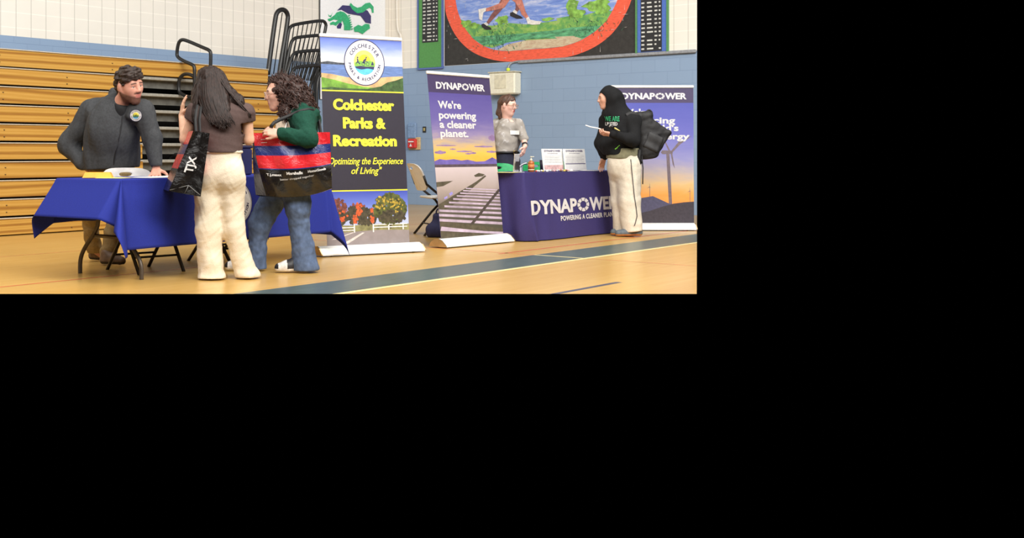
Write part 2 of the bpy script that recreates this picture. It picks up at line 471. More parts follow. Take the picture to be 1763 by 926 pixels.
def block_mat(name, c, mortar, w, h, offset, strength, mortar_size=0.006):
    t = NT(name); tc = t.n('ShaderNodeTexCoord'); sp = t.n('ShaderNodeSeparateXYZ'); cb = t.n('ShaderNodeCombineXYZ')
    t.l(tc.outputs['Object'], sp.inputs[0]); t.l(sp.outputs['X'], cb.inputs['X']); t.l(sp.outputs['Z'], cb.inputs['Y'])
    b = t.n('ShaderNodeTexBrick'); b.offset = offset; b.inputs['Scale'].default_value = 1.0
    b.inputs['Brick Width'].default_value = w; b.inputs['Row Height'].default_value = h; b.inputs['Mortar Size'].default_value = mortar_size; b.inputs['Mortar Smooth'].default_value = 0.4
    b.inputs['Color1'].default_value = lin(c); b.inputs['Color2'].default_value = lin(tuple(x * .985 for x in c)); b.inputs['Mortar'].default_value = lin(mortar)
    t.l(cb.outputs[0], b.inputs['Vector'])
    n = t.noise(tc.outputs['Object'], 1.3, 4, 0.6)
    t.l(t.mix(0.06, b.outputs['Color'], t.ramp(n, [(0.3, tuple(x * .85 for x in c)), (0.7, c)])), t.b.inputs['Base Color'])
    n2 = t.noise(tc.outputs['Object'], 60, 3, 0.6)
    inv = t.n('ShaderNodeMath'); inv.operation = 'MULTIPLY_ADD'; inv.inputs[1].default_value = -1.0; t.l(b.outputs['Fac'], inv.inputs[0])
    ml = t.n('ShaderNodeMath'); ml.operation = 'MULTIPLY'; ml.inputs[1].default_value = 0.15; t.l(n2, ml.inputs[0]); t.l(ml.outputs[0], inv.inputs[2])
    t.bump(inv.outputs[0], strength, 0.02); t.b.inputs['Roughness'].default_value = 0.45; t.b.inputs['Specular IOR Level'].default_value = 0.35
    return t.m
def stack_mat(name, c, w, h):
    """painted block in stack bond: upright joints read darker, level joints have a bevel highlight painted into the colour"""
    t = NT(name); tc = t.n('ShaderNodeTexCoord'); sp = t.n('ShaderNodeSeparateXYZ'); t.l(tc.outputs['Object'], sp.inputs[0])
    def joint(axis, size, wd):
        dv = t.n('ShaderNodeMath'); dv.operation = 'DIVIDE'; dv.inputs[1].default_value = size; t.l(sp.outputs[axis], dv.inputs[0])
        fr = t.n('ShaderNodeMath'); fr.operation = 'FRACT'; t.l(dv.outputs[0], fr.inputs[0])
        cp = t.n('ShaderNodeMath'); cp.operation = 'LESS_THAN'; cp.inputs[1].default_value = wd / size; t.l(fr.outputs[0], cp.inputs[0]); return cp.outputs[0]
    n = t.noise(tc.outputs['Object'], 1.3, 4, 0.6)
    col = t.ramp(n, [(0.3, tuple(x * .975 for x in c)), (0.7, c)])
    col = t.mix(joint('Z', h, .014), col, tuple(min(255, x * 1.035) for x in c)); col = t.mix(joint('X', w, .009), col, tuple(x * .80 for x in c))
    t.l(col, t.b.inputs['Base Color'])
    ad = t.n('ShaderNodeMath'); ad.operation = 'MAXIMUM'; t.l(joint('Z', h, .014), ad.inputs[0]); t.l(joint('X', w, .009), ad.inputs[1])
    iv = t.n('ShaderNodeMath'); iv.operation = 'SUBTRACT'; iv.inputs[0].default_value = 1; t.l(ad.outputs[0], iv.inputs[1]); t.bump(iv.outputs[0], .25, .01)
    t.b.inputs['Roughness'].default_value = .45; t.b.inputs['Specular IOR Level'].default_value = .3; return t.m
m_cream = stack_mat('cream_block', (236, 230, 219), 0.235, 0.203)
m_blue = block_mat('blue_block', (140, 162, 190), (128, 150, 180), 0.41, 0.203, 0.5, 0.35, 0.004)
def wall(name, pl, x0, x1, xend, h):
    mb = MB()
    for z0, z1, mi in ((0, BLUE_TOP, 1), (BLUE_TOP, h, 0)):
        e0, e1 = x1, xend   # the end face is mitred
        v = [(x0, 0, z0), (e0, 0, z0), (e1, 0.05, z0), (x0, 0.05, z0), (x0, 0, z1), (e0, 0, z1), (e1, 0.05, z1), (x0, 0.05, z1)]
        mb.add(v, [(3, 2, 1, 0), (4, 5, 6, 7), (0, 1, 5, 4), (1, 2, 6, 5), (2, 3, 7, 6), (3, 0, 4, 7)], mi)
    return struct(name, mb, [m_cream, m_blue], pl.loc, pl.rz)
sR = WR.at(1200, 0)[0]
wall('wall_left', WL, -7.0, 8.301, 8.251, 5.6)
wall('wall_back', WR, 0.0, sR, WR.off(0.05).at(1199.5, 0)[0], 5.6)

# ---- floor
FN = 7.755
fl = [(-9.0, FN), (0.30745 * FN, FN), tuple(WR.w(sR, 0)[:2]), tuple(WR.w(0, 0)[:2]), tuple(WL.w(-6.5, 0)[:2]), (-9.0, 9.0)]
def toF(p): return (p[0] * D1[0] + p[1] * D1[1], -p[0] * D1[1] + p[1] * D1[0])
flp = [toF(p) for p in fl]
def clip(poly, conv):
    out = list(poly); n = len(conv)
    for i in range(n):
        a, b = conv[i], conv[(i + 1) % n]; inp = out; out = []
        side = lambda p: (b[0] - a[0]) * (p[1] - a[1]) - (b[1] - a[1]) * (p[0] - a[0])
        for j in range(len(inp)):
            p, q = inp[j], inp[(j + 1) % len(inp)]; sp, sq = side(p), side(q)
            if sp >= 0: out.append(p)
            if (sp >= 0) != (sq >= 0): t = sp / (sp - sq); out.append((p[0] + (q[0] - p[0]) * t, p[1] + (q[1] - p[1]) * t))
        if not out: return []
    return out
t = NT('maple_floor'); vec = t.coord((1, 1, 1))
b = t.n('ShaderNodeTexBrick'); b.offset = 0.37; b.offset_frequency = 2; b.inputs['Scale'].default_value = 1.0; b.inputs['Brick Width'].default_value = 1.1; b.inputs['Row Height'].default_value = 0.057
b.inputs['Mortar Size'].default_value = 0.0012; b.inputs['Color1'].default_value = lin((204, 165, 96)); b.inputs['Color2'].default_value = lin((192, 150, 80)); b.inputs['Mortar'].default_value = lin((176, 134, 70))
t.l(vec, b.inputs['Vector'])
g = t.noise(t.coord((1.2, 22, 1)), 3.0, 5, 0.6, 0.4)
big = t.noise(t.coord((0.35, 1.2, 1)), 1.0, 3, 0.5)
c1 = t.mix(0.35, b.outputs['Color'], t.ramp(g, [(0.3, (178, 136, 66)), (0.7, (210, 175, 106))]))
t.l(t.mix(0.25, c1, t.ramp(big, [(0.35, (188, 143, 70)), (0.65, (210, 173, 101))])), t.b.inputs['Base Color'])
t.b.inputs['Roughness'].default_value = 0.27; t.b.inputs['Specular IOR Level'].default_value = 0.45
m_floor = t.m
m_stripe = mat('stripe_green_grey', (76, 90, 86), 0.3, var=0.14, scale=5, stretch=(0.6, 6, 1))
m_cl = mat('line_cream', (232, 214, 150), 0.3, var=0.05); m_rl = mat('line_red', (196, 92, 58), 0.32, var=0.1, scale=8)
m_nl = mat('line_navy', (78, 78, 92), 0.3, var=0.1); m_rl2 = mat('line_worn_red', (206, 130, 80), 0.32, var=0.1, scale=8)
mb = MB(); mb.add([(x, y, 0) for x, y in flp], [tuple(range(len(flp)))], 0)
def strip(x0, x1, n0, n1, mi, z):
    q = clip([(x0, -n1), (x1, -n1), (x1, -n0), (x0, -n0)], flp)
    if len(q) > 2: mb.add([(x, y, z) for x, y in q], [tuple(range(len(q)))], mi)
strip(0, 18, -5.67, -5.16, 1, .0006); strip(0, 18, -5.16, -5.10, 2, .0006)
strip(9.1, 18, -6.0, -5.965, 3, .0006)
strip(9.22, 9.26, -9.5, -5.67, 5, .0006); strip(9.22, 9.26, -5.67, -5.10, 2, .001); strip(9.23, 9.255, -5.10, 2, 5, .0006)
strip(-2, 7.72, -4.03, -3.98, 4, .0006)
strip(-8, 6.5, -7.24, -7.205, 3, .0006); strip(-8, 18, -9.32, -9.295, 5, .0006)
struct('floor', mb, [m_floor, m_stripe, m_cl, m_rl, m_nl, m_rl2], (0, 0, 0), A1)

# ---- rail along the top of the blue paint
mb = MB(); s0 = WR.at(893, 0)[0]
mb.box(s0, sR - 0.001, -0.045, 0, BLUE_TOP - 0.035, BLUE_TOP + 0.02, bev=0.012)
struct('trim_1', mb, mat('rail_grey', (150, 153, 158), 0.45, 0.2), WR.loc, WR.rz)

# ================================================================ painted wall mural and boards
m_black = mat('mural_black', (52, 50, 48), 0.6, var=0.15, scale=14)
m_track = mat('mural_track', (236, 96, 70), 0.6, var=0.10, scale=12, stretch=(1, 1, 4))
t = NT('mural_lake'); v = t.coord((1.2, 1, 6)); t.l(t.ramp(t.noise(v, 2.4, 5, 0.65, 0.8), [(0.30, (92, 122, 200)), (0.5, (128, 154, 218)), (0.62, (176, 188, 226)), (0.75, (214, 212, 230))]), t.b.inputs['Base Color']); m_lake = t.m
t = NT('mural_grass'); v = t.coord((2.2, 1, 3)); t.l(t.ramp(t.noise(v, 3.0, 6, 0.7, 0.6), [(0.28, (70, 130, 96)), (0.45, (104, 164, 84)), (0.6, (150, 186, 92)), (0.75, (172, 178, 140))]), t.b.inputs['Base Color']); m_grass = t.m
t = NT('mural_sand'); v = t.coord((2, 1, 4)); t.l(t.ramp(t.noise(v, 4.0, 5, 0.7), [(0.3, (176, 138, 118)), (0.5, (200, 180, 150)), (0.7, (214, 206, 176))]), t.b.inputs['Base Color']); m_sand = t.m
m_bush = mat('mural_bush', (120, 162, 74), 0.6, var=0.35, scale=9); m_leaf = mat('mural_leaf', (56, 100, 76), 0.6, var=0.45, scale=20)
m_skin1 = mat('mural_skin_dark', (128, 82, 80), 0.6, var=0.2, scale=9); m_skin2 = mat('mural_skin_light', (196, 124, 108), 0.6, var=0.2, scale=9)
m_wsh = mat('mural_white', (226, 222, 218), 0.6, var=0.08); m_bsh = mat('mural_shoe_black', (44, 42, 46), 0.6, var=0.2)
m_crack = mat('mural_chip', (206, 202, 196), 0.6)
def A(x, y): return (700 + x / 6.78, y / 6.78)
def B(x, y): return (940 + x / 6.78, y / 6.78)
def W(p): return WR.at(*p)
mural = thing('wall_mural', 'painted mural of runners inside a red oval track on black, above the blue wall', 'mural', WR.loc, WR.rz)
bg = MB(); x0, x1 = W((765.5, 0))[0], W((1094, 0))[0]
bg.box(x0, x1, -0.002, 0.0, BLUE_TOP + 0.004, 5.2)
part('painted_ground', bg, m_black, mural)
outer = [A(448, 0), A(452, 100), A(465, 180), A(505, 285), A(562, 400), A(645, 508), A(750, 598), A(870, 658), A(1000, 698), A(1150, 722), A(1400, 716), B(0, 690), B(160, 680), B(310, 655), B(480, 595), B(620, 520), B(750, 420), B(850, 300), B(920, 180), B(970, 80), B(998, 0)]
inner = [A(575, 0), A(590, 100), A(630, 225), A(695, 350), A(790, 462), A(900, 540), A(1040, 588), A(1200, 600), A(1500, 572), B(0, 566), B(200, 545), B(380, 488), B(480, 430), B(590, 360), B(700, 255), B(770, 140), B(815, 50), B(835, 0)]
ZM = 4.3
def smooth_line(q, it=3):
    for _ in range(it):
        r = [q[0]]
        for a, b in zip(q, q[1:]): r += [(a[0] * .75 + b[0] * .25, a[1] * .75 + b[1] * .25), (a[0] * .25 + b[0] * .75, a[1] * .25 + b[1] * .75)]
        q = r + [q[-1]]
    return q
def oval(pts): q = smooth_line([W(p) for p in pts]); return q + [(x, 2 * ZM - z) for x, z in reversed(q)]
def clipz(q): return [(x, min(z, 5.19)) for x, z in q]
tr = MB(); tr.poly(clipz(oval(outer)), -0.004); part('running_track', tr, m_track, mural)
lk = MB(); lk.poly(clipz(oval(inner)), -0.006); part('lake', lk, m_lake, mural)
gs = MB()
gs.poly([W(p) for p in [A(632, 228), A(740, 262), A(860, 290), A(1000, 300), A(1200, 268), A(1400, 285), A(1600, 262), A(1763, 240), B(120, 215), B(260, 190), B(480, 170), B(640, 120), B(775, 128), B(700, 252), B(590, 357), B(480, 427), B(380, 484), B(250, 440), B(0, 440), A(1763, 450), A(1500, 470), A(1250, 470), A(1000, 560), A(900, 535), A(792, 460), A(697, 350)]], -0.008)
part('grass_bank', gs, m_grass, mural)
gt = MB(); gt.poly([W(p) for p in [A(760, 430), A(900, 420), A(1250, 400), A(1763, 350), B(300, 320), B(640, 300), B(590, 357), B(480, 427), B(380, 470), B(0, 445), A(1763, 440), A(1400, 460), A(1050, 520), A(900, 530), A(792, 462)]], -0.0088)
part('teal_grass_band', gt, mat('mural_teal', (86, 150, 108), .6, var=.3, scale=6, stretch=(1, 1, 4)), mural)  # teal band of grass in the mural's own paint
sd = MB(); sd.poly([W(p) for p in [A(1180, 520), A(1400, 470), A(1763, 450), B(100, 430), B(320, 420), B(420, 450), B(380, 486), B(200, 543), B(0, 564), A(1500, 570), A(1200, 598), A(1060, 585)]], -0.010)
part('sand_path', sd, m_sand, mural)
rr = random.Random(3)
def blob(c, r, n=11, rz=None, y=-0.010):
    bu = MB(); cx, cz = W(c); rz = rz or r
    bu.poly([(cx + r * (1 + .25 * math.sin(k * 2.3 + c[0])) * math.cos(2 * math.pi * k / n), cz + rz * (1 + .25 * math.cos(k * 1.7 + c[1])) * math.sin(2 * math.pi * k / n)) for k in range(n)], y)
    part('bush', bu, m_bush, mural)
for k_, (c, r, rz) in enumerate([(A(1120, 235), .13, .08), (A(700, 275), .11, .06), (A(790, 300), .12, .05), (B(310, 80), .11, .17), (B(360, 160), .16, .08), (B(600, 60), .24, .09), (B(660, 110), .14, .08), (A(1650, 225), .12, .03)]): blob(c, r, 14, rz, -.010 - .0001 * k_)
lf = MB()
for k in range(240):
    if k < 160: c = A(rr.gauss(1080, 130), rr.gauss(470, 80))
    else: c = B(rr.gauss(520, 140), rr.gauss(330, 70))
    cx, cz = W(c); a = rr.uniform(.4, 2.7); L = rr.uniform(.03, .09)
    lf.poly([(cx, cz), (cx + L * math.cos(a) + .008, cz + L * math.sin(a)), (cx + .012, cz + .004)], -0.012 - 0.00001 * k)
part('reeds', lf, m_leaf, mural)
def limb(pts, rad, mb, y, mi=0):
    q = [W(p) for p in pts]; L = []; R = []
    for i, p in enumerate(q):
        a = q[max(0, i - 1)]; b = q[min(len(q) - 1, i + 1)]; d = (b[0] - a[0], b[1] - a[1]); n = math.hypot(*d)
        nx, nz = -d[1] / n, d[0] / n; L.append((p[0] + nx * rad[i], p[1] + nz * rad[i])); R.append((p[0] - nx * rad[i], p[1] - nz * rad[i]))
    mb.poly(L + R[::-1], y, mi)
for nm, mt, y, q in (('white_shoe', m_wsh, -.017, [A(845, 108), A(890, 100), A(935, 90), A(930, 130), A(900, 150), A(895, 200), A(888, 240), A(855, 225), A(850, 170)]),
    ('white_shoe', m_wsh, -.017, [A(1400, 215), A(1430, 195), A(1450, 230), A(1520, 245), A(1585, 250), A(1560, 285), A(1480, 290), A(1420, 280)]),
    ('white_sock', m_wsh, -.0165, [A(1245, 130), A(1270, 115), A(1300, 140), A(1290, 165), A(1250, 155)]), ('white_sock', m_wsh, -.0165, [A(905, 275), A(935, 258), A(960, 285), A(945, 305), A(910, 300)]),
    ('black_shoe', m_bsh, -.018, [A(880, 285), A(905, 275), A(940, 300), A(985, 320), A(1000, 345), A(930, 348), A(885, 315)]), ('black_shoe', m_bsh, -.018, [A(1215, 150), A(1245, 140), A(1285, 165), A(1340, 190), A(1365, 215), A(1290, 218), A(1215, 185)])):
    m = MB(); m.poly([W(p) for p in q], y); part(nm, m, mt, mural)
r1 = MB(); limb([A(1190, -60), A(1150, 0), A(1080, 110), A(1010, 190), A(950, 270)], [.085, .075, .05, .045, .028], r1, -0.013); part('runner_leg', r1, m_skin1, mural)
r1 = MB(); limb([A(1290, -40), A(1310, 30), A(1300, 100), A(1275, 145)], [.07, .06, .04, .028], r1, -0.0128); part('runner_leg', r1, m_skin1, mural)
r2 = MB(); limb([A(1180, -40), A(1130, 60), A(1020, 95), A(915, 120)], [.08, .055, .04, .025], r2, -0.0145); part('runner_leg', r2, m_skin2, mural)
r2 = MB(); limb([A(1240, -60), A(1310, 0), A(1350, 90), A(1370, 150), A(1420, 215)], [.075, .07, .05, .045, .025], r2, -0.015); part('runner_leg', r2, m_skin2, mural)
ck = MB(); rr = random.Random(9)
for k in range(46):
    c = A(rr.uniform(470, 1400), rr.uniform(20, 715)) if k < 28 else B(rr.uniform(300, 1000), rr.uniform(10, 640))
    cx, cz = W(c)
    if cz < BLUE_TOP + .05: continue
    if rr.random() < .5: ck.poly([(cx, cz), (cx + rr.uniform(.03, .12), cz), (cx + .06, cz + .007)], -0.019)
    else: ck.poly([(cx, cz), (cx + .006, cz), (cx + .003, cz + rr.uniform(.03, .1))], -0.019)
part('paint_chips', ck, m_crack, mural)

def record_board(label, pxs, base, trim, lst, zb, cols):
    t0 = thing('record_board', label, 'record board', WR.loc, WR.rz)
    xa, xb = W((pxs[0], 0))[0], W((pxs[1], 0))[0]
    p = MB(); p.box(xa, xb, -0.03, -0.001, zb, 5.2, bev=.004); part('board', p, mat(label[:6] + 'paint', base, 0.5, var=.05), t0)
    f = MB()
    for a, b in ((xa - .03, xa), (xb, xb + .03)): f.box(a, b, -0.04, -0.001, zb - .03, 5.2)
    if lst[2]: f.box(xa, xb, -.04, -.001, zb - .03, zb)
    part('edge_frame', f, mat(label[:6] + 'trim', trim, 0.5, var=.05), t0)
    la, lb = W((lst[0], 0))[0], W((lst[1], 0))[0]; lz = lst[3]
    q = MB(); q.box(la, lb, -.036, -.03, lz, 5.1); li = part('name_list', q, mat('list_black', (44, 44, 46), .5), t0)
    n = MB(); rr = random.Random(int(pxs[0])); z = lz + .03; w = lb - la
    while z < 4.35:
        for a, b in cols:
            if rr.random() < .93:
                bb = a + (b - a) * rr.uniform(.6, 1); n.poly([(la + w * a, z), (la + w * bb, z), (la + w * bb, z + .024), (la + w * a, z + .024)], -.0375)
        z += .066
    part('name_rows', n, mat('list_white', (206, 206, 200), .5), li)
    return t0
zb = W((742, 116.5))[1]
record_board('green record board with a black list of names, beside the red oval mural', (722.5, 762), (84, 146, 78), (86, 108, 168), (729, 756, True, W((742, 73))[1]), zb, [(.05, .25), (.32, .62), (.68, .82), (.88, .97)])
record_board('blue record board with green edges and a black list of names', (1098.5, 1149), (78, 110, 186), (86, 138, 86), (1105, 1141, False, W((1122, 88.5))[1]), BLUE_TOP + .022, [(.03, .2), (.3, .6), (.66, .8), (.86, .97)])

# ---- small things on the back wall
pl = WR.off(-0.02)
s = pl.at(874, 0)[0]; za, zb = pl.at(874, 163)[1], pl.at(874, 124)[1]; hw = (pl.at(896, 0)[0] - pl.at(851, 0)[0]) / 2
bx = thing('wall_box', 'cream metal box on the blue wall above the woman in grey', 'wall box', WR.w(s, za, 0), WR.rz)
mb = MB(); mb.box(-hw, hw, -.22, -.005, 0, zb - za - .02, bev=.02); part('box_body', mb, mat('box_cream', (230, 226, 206), .45, var=.04), bx)
mb = MB(); mb.box(-hw * .5, hw * .35, -.226, -.22, .1, zb - za - .06); part('front_panel', mb, mat('box_panel', (214, 208, 184), .5, var=.08, scale=14), bx)
mb = MB(); mb.box(-hw - .008, hw + .008, -.228, -.003, zb - za - .02, zb - za, bev=.004); part('lid', mb, mat('box_lid', (206, 200, 176), .4), bx)
yb = WR.Y(875) - .1; c = P(875, 119, WR.Y(875) - 0.1)
mb = MB(); mb.ball((0, 0, 0), .034); 
rz_ = c[2] - .034
solo('tennis_ball', mb, mat('ball_yellow', (206, 226, 74), .85, var=.1, scale=60), 'yellow-green tennis ball on top of the cream wall box', 'tennis ball', (c[0], c[1], zb + .036))
# cable
mb = MB(); k = np.array([c[0], c[1], zb + .066])
mb.tube([k, P(876, 113, yb), P(880, 108, yb + .05), P(893, 105.5, WR.Y(893) - .03)], .018, 8, smoothpath=2)
solo('cable', mb, mat('rail_grey', (150, 153, 158), .45), 'grey cable dropping from the wall rail to the tennis ball', 'cable')
mb = MB(); mb.tube([WR.w(*WR.at(685, -40), -.03), WR.w(*WR.at(685, 42), -.03), WR.w(*WR.at(688, 56), -.03), WR.w(*WR.at(693, 63), -.03), WR.w(*WR.at(694, 118), -.03)], .018, 8, smoothpath=2)
solo('conduit', mb, m_cream, 'cream painted conduit running down the wall corner above the tall black banner', 'conduit')
s, z = WR.at(715, 247)
fa = thing('fire_alarm', 'red fire alarm pull box on a tan backing beside the black banner', 'fire alarm', WR.w(s, z - .115), WR.rz)
mb = MB(); mb.box(-.14, .13, -.03, 0, 0, .23, bev=.006); part('backing', mb, mat('alarm_tan', (204, 176, 128), .6), fa)
mb = MB(); mb.box(-.11, .07, -.10, -.03, .03, .2, bev=.012); rb = part('pull_box', mb, mat('alarm_red', (206, 52, 46), .4), fa)
mb = MB(); mb.poly([(-.06, .06), (.0, .06), (-.03, .12)], -.102); mb.box(-.08, .04, -.112, -.1, .135, .16, bev=.004); part('handle', mb, mat('alarm_white', (230, 226, 220), .4), rb)
s, z = WR.at(731, 223)
sw = thing('wall_outlet', 'small black framed outlet on the blue wall beside the purple banner', 'outlet', WR.w(s, z - .055), WR.rz)
mb = MB(); mb.box(-.04, .04, -.012, 0, 0, .11, bev=.004); part('plate', mb, mat('outlet_black', (44, 44, 42), .4), sw)
mb = MB(); mb.box(-.022, .022, -.018, -.012, .03, .085, bev=.003); part('socket', mb, mat('outlet_brass', (176, 160, 104), .4), sw)
s, z = WR.at(711, 225)
mb = MB(); mb.box(-.09, .09, -.05, 0, 0, .28, bev=.008); mb.box(-.075, .075, -.056, -.05, .22, .262)
solo('junction_box', mb, mat('junction_blue', (128, 152, 184), .5), 'blue painted junction box above the red fire alarm', 'junction box', WR.w(s, z - .14), WR.rz)

# ---- white banner with the emblem, left wall
m_sheet = mat('white_vinyl', (246, 247, 248), .5, var=.02)
def Cc(x, y): return (540 + x / 5.79, y / 5.79)
wb = thing('wall_banner', 'white vinyl banner with a green dragon emblem on the wall behind the tall black banner', 'banner', WL.loc, WL.rz)
pw = WL.off(-.03); Q = lambda x, y: pw.at(*Cc(x, y))
xa, xb = WL.at(549, 0)[0], WL.at(661, 0)[0]
mb = MB(); mb.surf(lambda u, v: (xa + (xb - xa) * u, -.028 - .006 * math.sin(u * 9), 1.9 + 3 * v), 24, 6); mb.box(xa, xb, -.02, -.012, 1.9, 4.9); part('sheet', mb, m_sheet, wb)
mb = MB(); mb.tube([(xa - .012, -.03, 1.9), (xa - .012, -.03, 4.9)], .012, 6); part('edge_cord', mb, mat('cord_dark', (70, 70, 70), .6), wb)
nv = MB(); nv.poly([Q(*p) for p in [(230, 106), (285, 52), (360, 58), (400, 84), (450, 112), (500, 92), (535, 106), (569, 160), (569, 236), (515, 226), (465, 156), (345, 136), (275, 98)]], -.037)
nv.poly([Q(*p) for p in [(228, 262), (262, 218), (280, 240), (268, 285), (232, 284)]], -.037); part('emblem_shape', nv, mat('emblem_navy', (62, 58, 110), .5), wb)
gn = MB()
gn.poly([Q(*p) for p in [(135, 190), (150, 185), (165, 180), (185, 165), (205, 150), (225, 125), (262, 112), (300, 122), (330, 150), (350, 195), (362, 240), (366, 300), (300, 300), (300, 250), (285, 210), (255, 200), (225, 200), (195, 195), (160, 212), (145, 210)]], -.040)
gn.poly([Q(*p) for p in [(140, 140), (148, 165), (170, 172), (186, 118), (172, 150), (155, 158)]], -.0405)
for k in range(7):
    a = (338 + k * 5, 150 + k * 22); gn.poly([Q(*a), Q(a[0] + 26, a[1] + 2), Q(a[0] + 6, a[1] + 18)], -.0405)
def wig(pts, w, mb, y):
    limbq = [Q(*p) for p in pts]; L = []; R = []
    for i, p in enumerate(limbq):
        a = limbq[max(0, i - 1)]; b_ = limbq[min(len(limbq) - 1, i + 1)]; d = (b_[0] - a[0], b_[1] - a[1]); n = math.hypot(*d) or 1
        ww = w * (0.4 + 1.2 * math.sin(math.pi * (i + .7) / (len(pts) + .4))); L.append((p[0] - d[1] / n * ww, p[1] + d[0] / n * ww)); R.append((p[0] + d[1] / n * ww, p[1] - d[0] / n * ww))
    mb.poly(L + R[::-1], y)
wig([(360, 38), (385, 75), (430, 105), (480, 96), (520, 62), (555, 52), (582, 78), (586, 128)], .035, gn, -.041)
wig([(160, 240), (190, 230), (215, 240), (245, 215), (275, 215)], .02, gn, -.041)
wig([(400, 295), (440, 282), (480, 300), (520, 270), (555, 262)], .045, gn, -.041)
part('emblem_dragon', gn, mat('emblem_green', (58, 178, 122), .5), wb)

# ================================================================ bleachers
m_pine = wood_mat('yellow_pine', (146, 100, 40), (180, 135, 58), (194, 151, 76), 0.42)
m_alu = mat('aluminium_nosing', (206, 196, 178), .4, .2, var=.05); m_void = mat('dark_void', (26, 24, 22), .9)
m_steel = mat('step_grey', (104, 103, 97), .5, .1, var=.12, scale=12); m_edge = mat('step_edge', (156, 153, 143), .45, .1, var=.08)
m_bolt = mat('bolt_dark', (70, 52, 34), .5)
PITCH, NR = 0.2185, 10
def bleacher(label, ranges, xb0, xb1, bolts, ph):
    t0 = thing('bleacher_bank', label, 'bleachers', BL.loc, BL.rz)
    for i in range(NR):
        r = ranges(i)
        if r is None: continue
        a, b = r; z0 = i * PITCH + .012; y0 = .012 * i + (.05 if i == NR - 1 else 0)
        m = MB(); m.box(a, b, y0, y0 + .035, z0, z0 + .184 + (.010 if i == NR - 1 else 0), bev=.006); bd = part('seat_board', m, m_pine, t0)
        m = MB(); m.box(a, b, y0 - .012, y0 + .25, z0 + .185 + (.010 if i == NR - 1 else 0), z0 + .197 + (.010 if i == NR - 1 else 0), bev=.003); part('nosing', m, m_alu, bd)
        m = MB(); x = a + bolts[i % 2]
        while x < b - .03:
            for zz in (.045, .125):
                if x > -1.4: m = MB(); m.lathe([(.009, -.004), (.009, .004)], (x, y0 - .001, z0 + zz), 8); part('bolt', m, m_bolt, bd)
            x += ph
    m = MB(); m.box(xb0, xb1, .20, 1.1, 0.01, NR * PITCH - .1); part('shade_backing', m, m_void, t0)  # solid backing coloured near-black for the shade behind the boards
    return t0
XL, XR, XE = 2.11, 3.49, 5.35
bleacher('closed wooden bleachers behind the bearded man, with long yellow pine boards', lambda i: (-4.5, 4.52) if i == NR - 1 else (-4.5, XL), -4.5, XL - .05, (.62, 1.35), 1.62)
bleacher('short end section of wooden bleachers behind the woman in green, under the guard rails', lambda i: None if i == NR - 1 else (XR, XE), XR + .05, XE - .05, (.03, .75), 1.05)
st = thing('aisle_steps', 'grey metal aisle steps in the dark gap between the wooden bleachers', 'steps', BL.loc, BL.rz)
for i in range(NR - 1):
    z0 = i * PITCH + .012
    m = MB(); m.box(XL + .02, XR - .02, .20 + .01 * i, .235 + .01 * i, z0 + .06, z0 + .165); rs = part('riser', m, m_steel, st)
    m = MB(); m.box(XL + .02, XR - .02, .10 + .01 * i, .24 + .01 * i, z0 + .165, z0 + .205, bev=.006); part('tread_edge', m, m_edge, rs)
m = MB(); m.box(XL + .01, XR - .01, .5, 1.05, .01, NR * PITCH - .1); part('shade_backing', m, m_void, st)  # near-black block stands in for the shaded hollow behind the steps
# ---- handrails of the aisle
m_rail = mat('rail_black', (38, 38, 38), .35, .1, var=.1)
def rail_pts(pts, Y0=15.15, x0=333): return [P(x, y, Y0 - (x - x0) * .0065) for x, y in pts]
def handrail(label, pts, Y0, r=.024):
    mb = MB(); q = rail_pts(pts, Y0); mb.tube(q, r, 12, smoothpath=3)
    base = q[-1]; o = base
    mb.v = [(p[0] - o[0], p[1] - o[1], p[2] - o[2]) for p in mb.v]
    return solo('handrail', mb, m_rail, label, 'handrail', o, group='aisle handrails')
handrail('tallest black handrail loop, rising above the bleachers behind the long-haired woman', [(362, 128), (363, 95), (362, 87), (350, 82), (320, 69), (312, 68), (307, 74), (304.5, 90), (305, 98), (316, 105), (331, 111), (335, 115), (335, 135), (335, 330)], 15.12)
handrail('black handrail loop just below the tallest one, beside the long hair', [(335, 133), (330, 129), (321, 127), (314, 129), (308, 137), (307, 155), (311, 161), (321, 166), (335, 169)], 15.12)
handrail('black handrail loop half hidden behind the long-haired woman\'s raised hand', [(335, 192), (330, 190), (318, 189), (310, 195), (308, 212), (313, 220), (326, 226), (335, 228)], 15.12)
handrail('lowest black handrail loop, beside the hand bag of the long-haired woman', [(335, 270), (318, 268), (308, 265), (298, 266), (292, 272), (292, 278), (298, 282), (314, 284), (335, 285)], 15.12, .019)
# ---- stacked guard rails at the bleacher end
def gy(px, d): return BL.off(d).Y(px)
def guard(label, fr, bars, d, r, rails=()):
    g0 = fr[0]; o = P(g0[0], g0[1], gy(g0[0], d))
    t0 = thing('guard_rail', label, 'guard rail', o, 0, 'stacked guard rails')
    mb = MB(); mb.tube([P(x, y, gy(x, d)) for x, y in fr], r, 12, smoothpath=2); part('frame', mb, m_rail, t0, off=o)
    for (x0, y0, x1, y1) in bars:
        mb = MB(); mb.tube([P(x0, y0, gy(x0, d)), P(x1, y1, gy(x1, d))], .008, 6); part('baluster', mb, m_rail, t0, off=o)
    return t0
guard('tall narrow guard rail loop without bars, topmost of the stack', [(461, 128), (474, 30), (477, 21), (483, 16.5), (490, 17), (495, 23), (496, 34), (480, 128), (477, 165)], [(471, 127, 486, 22)], .35, .036)
def panel_bars(tl, tr, bl, br, n):
    out = []
    for k in range(1, n + 1):
        f = k / (n + 1); out.append((tl[0] + (tr[0] - tl[0]) * f, tl[1] + (tr[1] - tl[1]) * f, bl[0] + (br[0] - bl[0]) * f, bl[1] + (br[1] - bl[1]) * f))
    return out
